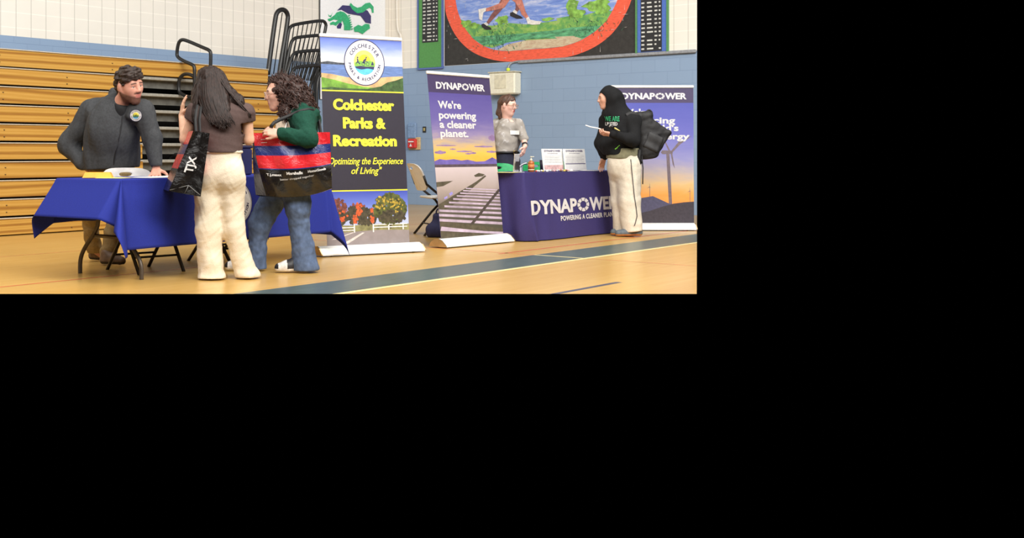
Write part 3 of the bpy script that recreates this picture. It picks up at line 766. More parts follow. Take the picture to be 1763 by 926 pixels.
names = ['tallest barred guard rail panel at the back of the stack beside the black banner', 'second tallest barred guard rail panel in the stack beside the black banner', 'third barred guard rail panel in the stack, above the curly-haired woman', 'lowest barred guard rail panel in the stack, just above the curly hair']
for k, (tl, tr, bl, br, foot) in enumerate([((499, 42), (562, 35), (486, 137), (537, 139), (531, 165)), ((503, 64), (564, 60), (488, 137), (541, 139), (538, 185)), ((504, 89), (561, 86), (491, 137), (543, 139), (541, 205)), ((504, 115), (555, 112), (498, 138), (545, 139), (545, 226))]):
    d = .32 - .07 * k
    fr = [bl, (tl[0] - 3, tl[1] + 12), (tl[0] + 1, tl[1] + 4), (tl[0] + 8, tl[1]), (tr[0] - 9, tr[1]), (tr[0] - 2, tr[1] + 3), (tr[0], tr[1] + 12), br, foot]
    guard(names[k], fr, panel_bars(tl, tr, bl, br, 7), d, .026)
# ================================================================ roll-up banner stands
m_base = mat('base_white', (236, 234, 230), .3, .1, var=.03); m_chrome = mat('base_endcap', (196, 170, 130), .25, .7, var=.1, scale=8)
m_rail_w = mat('banner_rail', (226, 222, 214), .4, .1, var=.03)
def grad_mat(name, z0, z1, stops, amp=0.15, sc=(1.5, 1, 5), nscale=2.0, rough=.5):
    t = NT(name); tc = t.n('ShaderNodeTexCoord'); sp = t.n('ShaderNodeSeparateXYZ'); t.l(tc.outputs['Object'], sp.inputs[0])
    mr = t.n('ShaderNodeMapRange'); mr.inputs['From Min'].default_value = z0; mr.inputs['From Max'].default_value = z1; t.l(sp.outputs['Z'], mr.inputs['Value'])
    n = t.noise(t.coord(sc), nscale, 5, 0.6, 0.7)
    m = t.n('ShaderNodeMath'); m.operation = 'MULTIPLY_ADD'; m.inputs[1].default_value = amp; t.l(n, m.inputs[0])
    s_ = t.n('ShaderNodeMath'); s_.operation = 'SUBTRACT'; s_.inputs[1].default_value = amp / 2; t.l(mr.outputs[0], s_.inputs[0]); t.l(s_.outputs[0], m.inputs[2])
    t.l(t.ramp(m.outputs[0], stops), t.b.inputs['Base Color']); t.b.inputs['Roughness'].default_value = rough; t.b.inputs['Specular IOR Level'].default_value = .25
    return t.m
class Banner:
    def __init__(s, label, p0, p1, W, H, lean, cloth, z0=.085):
        p0 = np.array(p0); p1 = np.array(p1); d = p1 - p0; L = float(np.hypot(*d)); d = d / L; n = np.array([-d[1], d[0]])
        o = p0 + n * .11; rz = math.atan2(d[1], d[0]); s.W, s.H = W, H
        s.t = thing('banner_stand', label, 'banner stand', (o[0], o[1], 0), rz)
        prof = [(-.115, .012), (-.115, .024), (-.06, .075), (-.015, .092), (.03, .09), (.085, .055), (.105, .024), (.105, .012)]
        m = MB(); v = [(x, y, z) for x in (0.012, L - .012) for y, z in prof]; k = len(prof)
        m.add(v, [(i, (i + 1) % k, k + (i + 1) % k, k + i) for i in range(k)][:], 0, False); m.add(v, [tuple(range(k - 1, -1, -1)), tuple(range(k, 2 * k))])
        part('base', m, m_base, s.t)
        for xx in ((0, .012), (L - .012, L)):
            m = MB(); v = [(x, y * 1.03, z * 1.03) for x in xx for y, z in prof]; m.add(v, [(i, (i + 1) % k, k + (i + 1) % k, k + i) for i in range(k)]); m.add(v, [tuple(range(k - 1, -1, -1)), tuple(range(k, 2 * k))])
            part('end_cap', m, m_chrome, s.t)
        m = MB()
        for x in (.12, L - .12):
            for y in (-.08, .08): m = MB(); m.lathe([(.014, 0), (.014, .013)], (x, y, 0), 10); part('foot', m, mat('foot_black', (40, 40, 40), .6), s.t)
        th = math.asin(lean / H)
        m = MB(); c, sn = math.cos(th), math.sin(th); m.tube([(L / 2, .03, .08), (L / 2, .03 + sn * H, .08 + c * (H - .02))], .012, 8); part('pole', m, mat('pole_grey', (150, 150, 150), .4, .6), s.t)
        m = MB(); m.box(0, W, -.0005, .0005, 0, H); s.p = part('panel', m, cloth, s.t); s.p.location = ((L - W) / 2, 0, z0); s.p.rotation_euler = (-th, 0, 0)
        m = MB(); m.box(-.006, W + .006, -.012, .012, H - .015, H + .018, bev=.006); r = part('top_rail', m, m_rail_w, s.t); r.location = s.p.location; r.rotation_euler = s.p.rotation_euler
    def q(s, u, v): return (u * s.W, s.H * (1 - v))
    def rect(s, mb, u0, u1, v0, v1, y, mi=0): mb.poly([s.q(u0, v1), s.q(u1, v1), s.q(u1, v0), s.q(u0, v0)], y, mi)
    def poly(s, mb, pts, y, mi=0): mb.poly([s.q(*p) for p in pts], y, mi)
    def sub(s, name, mb, mats): mb.v = [(x, y * .4 - .0008, z) for x, y, z in mb.v]; return part(name, mb, mats, s.p)
    def text(s, mb, tx, u0, u1, v, cap, y=-.006, **k): letters(mb, tx, u0 * s.W, u1 * s.W, s.H * (1 - v), cap, y, **k)
m_wht = mat('print_white', (210, 206, 206), .5, var=.02); m_yel = mat('print_yellow', (226, 220, 62), .5, var=.02); m_navy = mat('seal_navy', (54, 52, 92), .5)

# ---- the seal used on banner, table cloth and jacket
def seal(mats_white, R, cx, cz, y, fn=None, fine=True):
    """returns list of (name, MB, material)"""
    out = []; g = (lambda mb: mb) if fn is None else (lambda mb: (setattr(mb, 'v', [tuple(fn(p[0], p[2], p[1])) for p in mb.v]), mb)[1])
    a = MB(); a.disc(cx, cz, R, y, 0, 56); out.append(('seal_disc', g(a), mats_white))
    b = MB(); b.ring(cx, cz, R * .975, R * 1.015, y - .001, 0, 56); b.ring(cx, cz, R * .925, R * .935, y - .001, 0, 56)
    arc_letters(b, 'COLCHESTER', cx, cz, R * .745, math.radians(149), math.radians(27), R * .155, y - .0015, .02)
    arc_letters(b, 'PARKS & RECREATION', cx, cz, R * .745, math.radians(186), math.radians(349), R * .125, y - .0015, .02, inside=True)
    out.append(('seal_lettering', g(b), m_navy))
    c = MB(); r = R * .54
    arc = [(cx + r * math.cos(math.radians(k)), cz + r * math.sin(math.radians(k))) for k in range(-20, 201, 10)]
    c.poly(arc, y - .0012); c.disc(cx, cz + r * .1, r * .55, y - .0018, 1); out.append(('seal_sun', g(c), [mat('seal_sky', (238, 222, 110), .5), mat('seal_sunny', (240, 212, 50), .5)]))
    d = MB(); d.poly([(cx - r * .93, cz - r * .05), (cx - r * .5, cz + r * .16), (cx, cz + r * .05), (cx + r * .5, cz + r * .2), (cx + r * .95, cz), (cx + r * .93, cz - r * .35), (cx - r * .93, cz - r * .35)], y - .0022); out.append(('seal_hills', g(d), mat('seal_green', (128, 178, 76), .5)))
    e = MB(); e.poly([(cx + r * math.cos(math.radians(k)), cz + r * math.sin(math.radians(k))) for k in range(199, 342, 8)], y - .0026); out.append(('seal_water', g(e), mat('seal_aqua', (92, 182, 218), .5)))
    f = MB(); f.poly([(cx - r * .9, cz - r * .36), (cx - r * .4, cz - r * .28), (cx + r * .2, cz - r * .34), (cx + r * .9, cz - r * .3), (cx + r * .84, cz - r * .55), (cx + r * .3, cz - r * .48), (cx - r * .3, cz - r * .58), (cx - r * .8, cz - r * .5)], y - .003)
    for wx in (-.13, .28): f.ring(cx + r * wx, cz - r * .12, r * .11, r * .15, y - .0032, 0, 16)
    f.poly([(cx - r * .18, cz - r * .05), (cx - r * .12, cz + r * .18), (cx + r * .12, cz + r * .36), (cx + r * .2, cz + r * .3), (cx + r * .1, cz + r * .16), (cx + r * .28, cz + r * .08), (cx + r * .26, cz + r * .03), (cx + r * .04, cz + r * .1), (cx + r * .06, cz - r * .12)], y - .0032); f.disc(cx + r * .17, cz + r * .42, r * .07, y - .0032, 0, 10)
    f.poly([(cx - r * .82, cz - r * .15), (cx - r * .68, cz + r * .1), (cx - r * .72, cz + r * .3), (cx - r * .58, cz + r * .3), (cx - r * .56, cz + r * .05), (cx - r * .38, cz - r * .12), (cx - r * .48, cz - r * .16), (cx - r * .63, cz - r * .02)], y - .0032); f.disc(cx - r * .63, cz + r * .39, r * .07, y - .0032, 0, 10)
    f.poly([(cx + r * .58, cz - r * .2), (cx + r * .86, cz - r * .2), (cx + r * .74, cz + r * .15)], y - .0032); out.append(('seal_figures', g(f), m_navy))
    return out

# ---- tall black banner
b1 = Banner('tall black banner with yellow lettering and a round seal, behind the blue table', (-.25, 10.45), (.75, 11.0), .905, 2.0, .15, mat('banner_black', (46, 42, 54), .5, var=.04))
H1 = b1.H
m = MB(); b1.rect(m, 0, 1, 0, .262, -.0012); b1.sub('lake_photo_sky', m, grad_mat('photo_sky', H1 * .84, H1, [(0, (236, 224, 204)), (.35, (206, 210, 216)), (.7, (130, 148, 206)), (1, (84, 104, 188))], .25))
m = MB(); b1.rect(m, 0, 1, .135, .2, -.0018); b1.sub('lake_photo_water', m, mat('photo_water', (98, 122, 172), .5, var=.14, scale=10, stretch=(1, 1, 6)))
m = MB(); b1.poly(m, [(0, .128), (.08, .122), (.2, .127), (.28, .128), (.28, .137), (0, .137)], -.0022); b1.sub('lake_photo_trees', m, mat('photo_treeline', (62, 66, 74), .5, var=.3, scale=40))
m = MB(); b1.poly(m, [(0, .18), (.12, .183), (.3, .196), (.6, .2), (.8, .188), (1, .182), (1, .262), (0, .262)], -.0024); b1.sub('lake_photo_sand', m, mat('photo_sand', (198, 164, 116), .5, var=.18, scale=9))
m = MB(); b1.poly(m, [(0, .2), (.15, .21), (.3, .225), (.5, .24), (.7, .245), (.85, .25), (1, .245), (1, .263), (0, .263)], -.0028); b1.sub('lake_photo_lawn', m, mat('photo_lawn', (108, 152, 54), .5, var=.25, scale=9))
m = MB(); b1.poly(m, [(1, .19), (.9, .205), (.8, .215), (.72, .235), (.55, .25), (.3, .25), (.12, .245), (0, .25), (0, .263), (1, .263)], -.0031); b1.sub('lake_photo_shrubs', m, mat('photo_shrub', (58, 82, 44), .5, var=.35, scale=16))
m = MB(); b1.rect(m, 0, 1, .260, .266, -.0036); b1.rect(m, 0, 1, .737, .743, -.0036); b1.sub('yellow_rule', m, m_yel)
for nm, mb_, mt in seal(mat('seal_white', (234, 230, 226), .5, var=.01), .222, b1.W * .525, H1 * (1 - .122), -.005): b1.sub(nm, mb_, mt)
for tx, ua, ub, v in (('Colchester', .13, .87, .352), ('Parks &', .24, .755, .440), ('Recreation', .115, .885, .525)): m = MB(); b1.text(m, tx, ua, ub, v, .096, bold=.03, fat=.04); b1.sub('title_line', m, m_yel)
for tx, ua, ub, v in (('"Optimizing the Experience', .015, .95, .614), ('of Living"', .31, .67, .66)): m = MB(); b1.text(m, tx, ua, ub, v, .062, shear=.28, bold=.004, fat=.02); b1.sub('motto_line', m, m_yel)
m = MB(); b1.rect(m, 0, 1, .743, 1, -.0012); b1.sub('park_photo_sky', m, grad_mat('park_sky', H1 * .12, H1 * .26, [(0, (176, 186, 222)), (.5, (104, 122, 200)), (1, (66, 78, 168))], .15))
m = MB(); b1.poly(m, [(0, .9), (.3, .905), (.6, .9), (1, .905), (1, 1), (0, 1)], -.0018); b1.sub('park_photo_verge', m, mat('park_verge', (128, 124, 84), .5, var=.25, scale=14))
m = MB(); b1.poly(m, [(0, .94), (.3, .935), (.6, .93), (1, .935), (1, 1), (0, 1)], -.0022); b1.sub('park_photo_road', m, mat('park_road', (142, 132, 132), .5, var=.06, scale=8))
m = MB(); b1.poly(m, [(.18, .99), (.42, .94), (.45, .941), (.25, .99)], -.0026); b1.poly(m, [(.05, .968), (.3, .938), (.33, .938), (.1, .968)], -.0026); b1.sub('park_photo_road_marks', m, mat('park_mark', (204, 196, 190), .5))
rr = random.Random(5); tm = [mat('park_tree_rust', (104, 58, 50), .5, var=.45, scale=26), mat('park_tree_orange', (190, 84, 44), .5, var=.3, scale=30), mat('park_tree_green', (70, 74, 38), .5, var=.5, scale=22), mat('park_tree_dark', (64, 58, 44), .5, var=.4, scale=26), mat('park_tree_gold', (150, 128, 50), .5, var=.35, scale=30)]
m = MB(); kk = 0
def crown(cu, cv, ru, rv, mi, n, s):
    global kk
    for _ in range(n):
        a = rr.random() * 6.283; r = math.sqrt(rr.random()); x, z = b1.q(cu + ru * r * math.cos(a), cv + rv * r * math.sin(a)); kk += 1
        if not (s * .7 < x < b1.W - s * .8): continue
        m.poly([(x + s * (.7 + .5 * rr.random()) * math.cos(k * .9), z + s * (.7 + .5 * rr.random()) * math.sin(k * .9)) for k in range(7)], -.003 - kk * 4e-6, mi)
crown(.13, .825, .11, .05, 0, 150, .017); crown(.13, .87, .11, .035, 3, 90, .017); crown(.36, .845, .13, .045, 0, 60, .016); crown(.36, .855, .13, .045, 3, 120, .016); crown(.2, .86, .05, .03, 1, 14, .013)
crown(.47, .865, .15, .04, 3, 150, .016); crown(.39, .83, .04, .035, 1, 30, .013); crown(.34, .875, .03, .02, 1, 16, .012); crown(.55, .855, .025, .04, 1, 20, .012)
crown(.77, .83, .2, .072, 2, 420, .018); crown(.74, .80, .17, .035, 4, 46, .011); crown(.8, .87, .17, .03, 3, 110, .017); crown(.85, .82, .1, .03, 4, 16, .01)
b1.sub('park_photo_trees', m, tm)
m = MB(); b1.rect(m, .76, .785, .87, .925, -.0045); b1.sub('park_photo_trunk', m, tm[3])
m = MB()
for v in (.912, .925): b1.rect(m, .02, .32, v, v + .005, -.005); b1.rect(m, .55, .98, v - .01, v - .005, -.005)
for u in (.03, .12, .32, .55, .74, .92): b1.rect(m, u, u + .016, .89 if u in (.32, .55) else .90, .94 if u in (.32, .55) else .932, -.0052)
b1.sub('park_photo_fence', m, mat('park_fence', (218, 214, 210), .5))

# ---- purple banner beside the chair
b2 = Banner('purple banner with a solar farm under a sunset, beside the end of the purple table', (.975, 11.39), (1.79, 12.2), 1.03, 1.715, .19, mat('banner_purple', (108, 98, 158), .5, var=.03))
H2 = b2.H
m = MB(); b2.rect(m, 0, 1, .118, .56, -.0012); b2.sub('sunset_sky', m, grad_mat('sunset_sky', H2 * .46, H2 * .88, [(0, (232, 168, 66)), (.12, (228, 182, 84)), (.20, (206, 172, 112)), (.29, (176, 158, 146)), (.40, (142, 128, 164)), (.6, (106, 96, 154)), (1, (88, 78, 142))], .26, (1.0, 1, 5), 3.2))
m = MB(); b2.rect(m, 0, 1, 0, .118, -.0014); b2.sub('header_band', m, mat('header_navy', (70, 60, 92), .5, var=.04))
m = MB()
for (u, v, a, bb) in [(.1, .482, .09, .010), (.3, .462, .05, .004), (.48, .476, .13, .005), (.54, .49, .05, .005), (.62, .486, .05, .006), (.93, .478, .09, .006), (.2, .44, .16, .004), (.8, .445, .16, .005), (.96, .39, .07, .018)]:
    m = MB(); b2.poly(m, [(min(1, max(0, u + a * math.cos(k * .52))), v + bb * math.sin(k * .52) * (1 + .3 * math.sin(k * 3))) for k in range(12)], -.0018 - .0002 * u); b2.sub('sunset_cloud', m, mat('cloud_violet', (142, 116, 156), .5, var=.12, scale=8))
m = MB(); b2.poly(m, [(0, .535), (.08, .522), (.18, .528), (.3, .523), (.42, .532), (.52, .527), (.66, .54), (.8, .537), (.88, .522), (.93, .513), (1, .528), (1, .57), (0, .57)], -.0022); b2.sub('mountains', m, mat('mountain_violet', (104, 92, 158), .5, var=.14, scale=7))
m = MB(); b2.rect(m, 0, 1, .555, .575, -.0026); b2.sub('far_trees', m, mat('field_dark', (84, 72, 80), .5, var=.15, scale=16))
m = MB(); b2.rect(m, 0, 1, .572, 1, -.0029); b2.sub('fields', m, grad_mat('fields', H2 * .1, H2 * .43, [(0, (80, 78, 66)), (.25, (96, 90, 82)), (.6, (166, 152, 146)), (1, (198, 184, 186))], .12, (2, 1, 3), 3))
m = MB()
b2.poly(m, [(0, .66), (.26, .655), (.1, .685), (0, .69)], -.0033); b2.poly(m, [(0, .82), (.0, .795), (.62, .665), (.78, .625), (.8, .632), (.6, .69), (.32, .78), (.1, .83)], -.0033)
b2.poly(m, [(.6, .625), (.68, .61), (.78, .62), (.74, .632), (.62, .635)], -.0034); b2.poly(m, [(0, .93), (1, .99), (1, 1), (0, 1)], -.0033); b2.poly(m, [(0, .888), (1, .965), (1, .99), (0, .935)], -.0034)
b2.sub('dark_ground', m, mat('solar_ground', (84, 78, 64), .5, var=.16, scale=16))
m = MB(); v = .70; k = 0
while v < .9:
    t_ = .0065 + (v - .70) * .055
    sl = .018 + (v - .70) * .16
    u0 = max(0.0, .45 - (v - .70) * 3.6)
    b2.poly(m, [(u0, v), (1, v + sl), (1, v + sl + t_), (u0, v + t_)], -.0040); v += t_ * 1.95; k += 1
b2.poly(m, [(.02, .925), (.4, .952), (.7, .972), (1, .985), (1, 1.0), (.5, .975), (0, .95)], -.0040)
b2.sub('solar_rows', m, mat('solar_violet', (176, 160, 178), .5, var=.16, scale=5))
m = MB(); v = .715; k = 0
while v < .88:
    t_ = .006 + (v - .70) * .05; sl = .018 + (v - .70) * .16; u0 = max(0.0, .42 - (v - .70) * 3.6)
    v2 = v + .0065 * .9 + (v - .7) * .03
    b2.poly(m, [(u0, v2), (1, v2 + sl), (1, v2 + sl + t_ * .55), (u0, v2 + t_ * .55)], -.0036); v += t_ * 1.95
b2.poly(m, [(.98, .715), (1, .715), (1, .73), (.52, .925), (.46, .925)], -.0044); b2.sub('solar_dark_strips', m, mat('solar_dark', (74, 66, 62), .5))  # printed dark strips between the rows, and the diagonal path
m = MB(); b2.poly(m, [(.18, .73), (.23, .72), (.24, .735), (.19, .745)], -.0045); b2.poly(m, [(.1, .752), (.15, .745), (.15, .757), (.1, .765)], -.0045); b2.sub('field_ponds', m, mat('pond_violet', (150, 140, 206), .5))
m = MB(); power_word(m, .12 * b2.W, .9 * b2.W, H2 * (1 - .093), .066, -.006); b2.sub('wordmark', m, m_wht)
for tx, u1, v in (("We're", .485, .212), ('powering', .715, .275), ('a cleaner', .705, .332), ('planet.', .565, .387)): m = MB(); b2.text(m, tx, .125, u1, v, .073, bold=.025, fat=.018); b2.sub('slogan_line', m, m_wht)

# ---- purple banner behind the backpack
b3 = Banner('purple banner with wind turbines at dusk, behind the person with the backpack', (3.262, 13.96), (4.302, 13.96), 1.02, 1.70, .03, mat('banner_violet', (100, 98, 168), .5, var=.03))
H3 = b3.H
m = MB(); b3.rect(m, 0, 1, .118, .9, -.0012); b3.sub('dusk_sky', m, grad_mat('dusk_sky', H3 * .14, H3 * .88, [(0, (240, 150, 72)), (.10, (240, 164, 84)), (.2, (222, 186, 132)), (.32, (182, 168, 168)), (.45, (142, 140, 186)), (.7, (104, 104, 178)), (1, (84, 88, 166))], .16, (1.2, 1, 4), 2.4))
m = MB(); b3.rect(m, 0, 1, 0, .118, -.0014); b3.sub('header_band', m, MATS['header_navy'])
m = MB(); m_tur = mat('turbine_grey', (112, 98, 104), .5); b3.poly(m, [(.665, .49), (.705, .49), (.735, .86), (.695, .86)], -.0022); b3.poly(m, [(.6, .482), (.615, .465), (.74, .468), (.745, .49), (.62, .494)], -.0024)
b3.poly(m, [(.72, .475), (.64, .38), (.62, .36), (.65, .41), (.7, .478)], -.0026); b3.poly(m, [(.72, .475), (.82, .4), (.98, .36), (.84, .42), (.735, .485)], -.0026); b3.poly(m, [(.715, .475), (.735, .475), (.77, .6), (.745, .57)], -.0026); b3.sub('wind_turbine', m, m_tur)
for u, v in ((.12, .74), (.22, .72), (.46, .73), (.95, .76)):
    m = MB(); b3.rect(m, u, u + .006, v, .84, -.0022)
    for a in (90, 210, 330): b3.poly(m, [(u, v), (u + .035 * math.cos(math.radians(a)), v - .028 * math.sin(math.radians(a))), (u + .006, v + .004)], -.0023)
    b3.sub('wind_turbine', m, m_tur)
m = MB(); b3.poly(m, [(0, .86), (.1, .83), (.22, .815), (.32, .818), (.42, .808), (.5, .80), (.58, .822), (.7, .855), (.8, .87), (.8, 1), (0, 1)], -.0029); b3.sub('far_hill', m, mat('hill_blue', (80, 78, 104), .5, var=.08))
m = MB(); b3.poly(m, [(0, .95), (.3, .93), (.45, .91), (.6, .88), (.75, .855), (.88, .845), (1, .84), (1, 1), (0, 1)], -.0033); b3.sub('near_hill', m, mat('hill_dark', (64, 58, 66), .5, var=.1))
m = MB(); power_word(m, .12 * b3.W, .915 * b3.W, H3 * (1 - .09), .072, -.006); b3.sub('wordmark', m, m_wht)
for tx, u1, v in (("We're", .475, .208), ('advancing', .775, .268), ("the world's", .815, .323), ('clean energy', .95, .384)): m = MB(); b3.text(m, tx, .12, u1, v, .073, bold=.025, fat=.018); b3.sub('slogan_line', m, m_wht)

# ================================================================ tables
m_tube = mat('table_leg', (88, 78, 68), .4, .3, var=.06); m_top = mat('table_plastic', (206, 202, 194), .5)
def trestle(label, pl, L, Wd, h, ends):
    t0 = thing('folding_table', label, 'table', pl.loc, pl.rz)
    m = MB(); m.box(.01, L - .01, .01, Wd - .01, h - .045, h - .006, bev=.012); part('tabletop', m, m_top, t0)
    for x in ends:
        for s, yi, yf in ((1, .26, .0), (-1, Wd - .26, Wd - .03)):
            m = MB(); m.tube([(x, yi, h - .05), (x, yi, .42), (x, yi - s * .04, .34), (x, (yi + yf) / 2 - s * .05, .22), (x, yf, .12), (x, yf, 0.0)], .017, 10, smoothpath=2); part('leg', m, m_tube, t0)
        m = MB(); m.tube([(x, .2, .31), (x, Wd - .22, .31)], .015, 8); m.tube([(x, .26, h - .06), (x, Wd - .26, h - .06)], .014, 8); part('crossbar', m, m_tube, t0)
    return t0
T1 = Plane(-1.70, 8.47, math.atan2(.787, .617)); L1, W1, HT1 = 2.44, .76, .762
trestle('long folding table with brown tube legs under the bright blue cloth', T1, L1, W1, HT1, (.2, 2.2))
m_blue_cloth = mat('royal_blue_cloth', (37, 48, 136), .75, var=.10, scale=240, bump=.12, spec=.2)
OA0, OA1, OB, OB2 = .36, .56, .53, .36
def drape(a, b):
    da = -a if a < 0 else (a - L1 if a > L1 else 0.0); db = -b if b < 0 else (b - W1 if b > W1 else 0.0)
    sa = -1 if a < 0 else 1; sb = -1 if b < 0 else 1
    x = min(max(a, 0), L1); y = min(max(b, 0), W1); top = HT1 + .004
    if da == 0 and db == 0: return (x, y, top)
    r = math.hypot(da, db); th = math.atan2(db, da); k = math.sin(2 * th)
    rip = .012 * math.sin(a * 9.0 + 1.0) * (db > 0 and da == 0) + .008 * math.sin(b * 13) * (da > 0 and db == 0)
    if da == 0: rip += .05 * math.exp(-((a - .28) / .16) ** 2) * min(1, db / .4) - .03 * math.exp(-((a - .62) / .15) ** 2) * min(1, db / .4)
    if sa < 0 and sb > 0: rho = r * (.12 + .46 * math.cos(th) ** 2)          # the far left flap swings out wide
    elif sa < 0 and db == 0: rho = r * (.12 + .46 * (b / W1) ** 1.5) + rip * min(1, r / .15)
    else: rho = r * (.10 + (.44 if sa < 0 else .17) * k ** 3 + (.02 * math.cos(th) if sa < 0 else 0)) + rip * min(1, r / .15)
    rho = min(rho, r * .8)
    ox, oy = sa * math.cos(th) * rho, sb * math.sin(th) * rho
    if r < .03: 
        return (x + ox, y + oy, top - r * r / .06)
    z = top - .015 - math.sqrt(max((r - .015) ** 2 - rho ** 2, 0))
    return (x + ox, y + oy, z)
def samples(lo, L, hi, n_in, n_out):
    e = [lo + (0 - lo) * i / n_out for i in range(n_out)]; e += [-.03, -.02, -.01]; e = sorted(set(e)); e += [L * i / n_in for i in range(n_in + 1)]; e += [L + .01, L + .02, L + .03]
    e += [L + (hi - L) * (i + 1) / n_out for i in range(n_out)]; return sorted(set(e))
As = samples(-OA0, L1, L1 + OA1, 46, 16); Bs = samples(-OB, W1, W1 + OB2, 18, 22)
m = MB(); vv = [drape(a, b) for b in Bs for a in As]; nA = len(As)
ff = [(j * nA + i, j * nA + i + 1, (j + 1) * nA + i + 1, (j + 1) * nA + i) for j in range(len(Bs) - 1) for i in range(nA - 1)]
m.add(vv, ff, 0, True)
cloth = thing('tablecloth', 'bright blue cloth draped over the long folding table', 'tablecloth', T1.loc, T1.rz)
co = part('cloth', m, m_blue_cloth, cloth); sd_ = co.modifiers.new('thick', 'SOLIDIFY'); sd_.thickness = .003; sd_.offset = -1
def on_front(x, z, y):
    """printed seal on the hanging front of the cloth"""
    d = HT1 - z; q = drape(x, -min(max(d, .05), OB)); return (q[0], q[1] - .005 + y, z)
for nm, mb_, mt in seal(MATS['seal_white'], .19, 1.20, .56, -.001, fn=lambda x, z, y: on_front(x, z, y)): part(nm, mb_, mt, co)

T2 = Plane(1.88, 12.16, math.atan2(.75, .66)); L2, W2, HT2 = 2.44, .76, .742
trestle('folding table hidden under the purple fitted cloth', T2, L2, W2, HT2, (.25, 2.19))
m_purple = mat('purple_cloth', (58, 52, 104), .7, var=.08, scale=160, bump=.08, spec=.2)
def skirt(x, y, z):
    f = (1 - z / HT2); return f
def t2pt(u, v):
    """u runs round the table edge, v from the top edge to the hem"""
    per = 2 * (L2 + W2); s = u * per; z = HT2 + .004 - v * (HT2 - .006); f = v
    if s < L2: x, y, n = s, 0, (0, -1)
    elif s < L2 + W2: x, y, n = L2, s - L2, (1, 0)
    elif s < 2 * L2 + W2: x, y, n = L2 - (s - L2 - W2), W2, (0, 1)
    else: x, y, n = 0, W2 - (s - 2 * L2 - W2), (-1, 0)
    rip = 0
    if n == (0, -1): rip = .035 * math.sin(x * 18) * math.exp(-x / .26) - .012 * math.sin(x * 5 + 1) * f
    if n == (-1, 0): rip = .03 * math.sin(y * 22)
    o = .05 * f ** 1.3 + rip * f
    sh = .18 * f ** 2 * math.exp(-x / .18) if n[1] == -1 or n[0] == -1 else 0
    if n == (-1, 0): sh *= max(0, 1 - y / .5)
    return (x + n[0] * o + sh, y + n[1] * o, z)
m = MB(); m.surf(t2pt, 260, 14, closed_u=True, flip=True)
m.add([t2pt(i / 260, 0) for i in range(260)], [tuple(range(260))])
c2 = thing('tablecloth', 'purple fitted table cloth with white wordmark reaching the floor', 'tablecloth', T2.loc, T2.rz)
pc = part('cloth', m, m_purple, c2)
def f2(x, z):
    v = min(1, max(0, (HT2 + .004 - z) / (HT2 - .006))); y = min(t2pt(max(x - d, 0) / (2 * (L2 + W2)), v)[1] for d in (0, .015, .03, .045, .06)); return (x, y - .004, z)
def dense(fn_):
    return fn_
m = MB(); power_word(m, .10, 2.0, .298, .140, fn=f2); letters(m, 'POWERING A CLEANER PLANET', .70, 2.0, .205, .050, bold=.025, fn=f2, space=1.12, fat=.02)
part('wordmark', m, m_wht, pc)

# ================================================================ chairs
m_cleg = mat('chair_leg_black', (40, 36, 34), .4, .2)
def folding_chair(label, loc, rz, seatmat, group=None, lean=.18, hh=.125):
    t0 = thing('folding_chair', label, 'chair', loc, rz, group)
    m = MB(); m.box(-.215, .215, -.22, .2, .43, .455, bev=.02); part('seat', m, seatmat, t0)
    def sup(r, a, w, h, p): c, s = math.cos(a), math.sin(a); return (w * r * math.copysign(abs(c) ** p, c), h * r * math.copysign(abs(s) ** p, s))
    m = MB(); N = 40; v = []
    for dy in (-.009, .009):
        for kind in (0, 1):
            for k in range(N):
                a = 2 * math.pi * k / N
                if kind == 0: x, z = sup(1, a, .235, hh, .55); z += .84 - hh; 
                else: x, z = sup(1, a, .062, .018, .8); z += .785
                y = .245 + (z - .6) * lean + dy + .045 * (1 - (x / .235) ** 2); v.append((x, y, z))
    f = []
    for k in range(N):
        l = (k + 1) % N
        f += [(k, l, N + l, N + k), (2 * N + l, 2 * N + k, 3 * N + k, 3 * N + l), (l, k, 2 * N + k, 2 * N + l), (N + k, N + l, 3 * N + l, 3 * N + k)]
    m.add(v, f, 0, False); part('backrest', m, seatmat, t0)
    for s in (-1, 1):
        m = MB(); m.tube([(s * .225, .285, .70), (s * .225, .25, .60), (s * .21, .0, .40), (s * .205, -.27, .0)], .0145, 8); part('leg', m, m_cleg, t0)
        m = MB(); m.tube([(s * .195, -.13, .435), (s * .195, .05, .26), (s * .195, .27, .0)], .0145, 8); part('leg', m, m_cleg, t0)
    m = MB(); m.tube([(-.205, -.18, .13), (.205, -.18, .13)], .009, 8); m.tube([(-.195, .165, .13), (.195, .165, .13)], .009, 8); part('stretcher', m, m_cleg, t0)
    return t0
m_cw = mat('chair_white', (224, 220, 212), .45, var=.03); m_cgr = mat('chair_green', (46, 158, 96), .4, var=.06)
rzt = T1.rz
folding_chair('white plastic folding chair pulled up behind the blue table, before the bearded man', (-1.67, 9.28, 0), rzt - .2, m_cw, None)
folding_chair('folding chair behind the blue table, its black legs showing beside the cream sweatpants', (-1.10, 10.11, 0), rzt + .0, m_cw, None)
folding_chair('white folding chair seen from the side between the black banner and the purple banner', (1.09, 13.36, 0), math.radians(104), m_cw, None, .40, .16)
def at2(px, d): p = T2.off(d); t_ = p.at(px, 0)[0]; w_ = p.w(t_, 0); return w_
for px, lb in ((884, 'green chair behind the woman in grey, its back edge above the purple table'), (947, 'green chair behind the display sign with the pink band'), (1006, 'green chair behind the display sign with the dark rule')):
    w_ = at2(px, .66 if px < 900 else 1.25); folding_chair(lb, (w_[0], w_[1], 0), T2.rz - .35, m_cgr, 'green chairs behind the purple table')

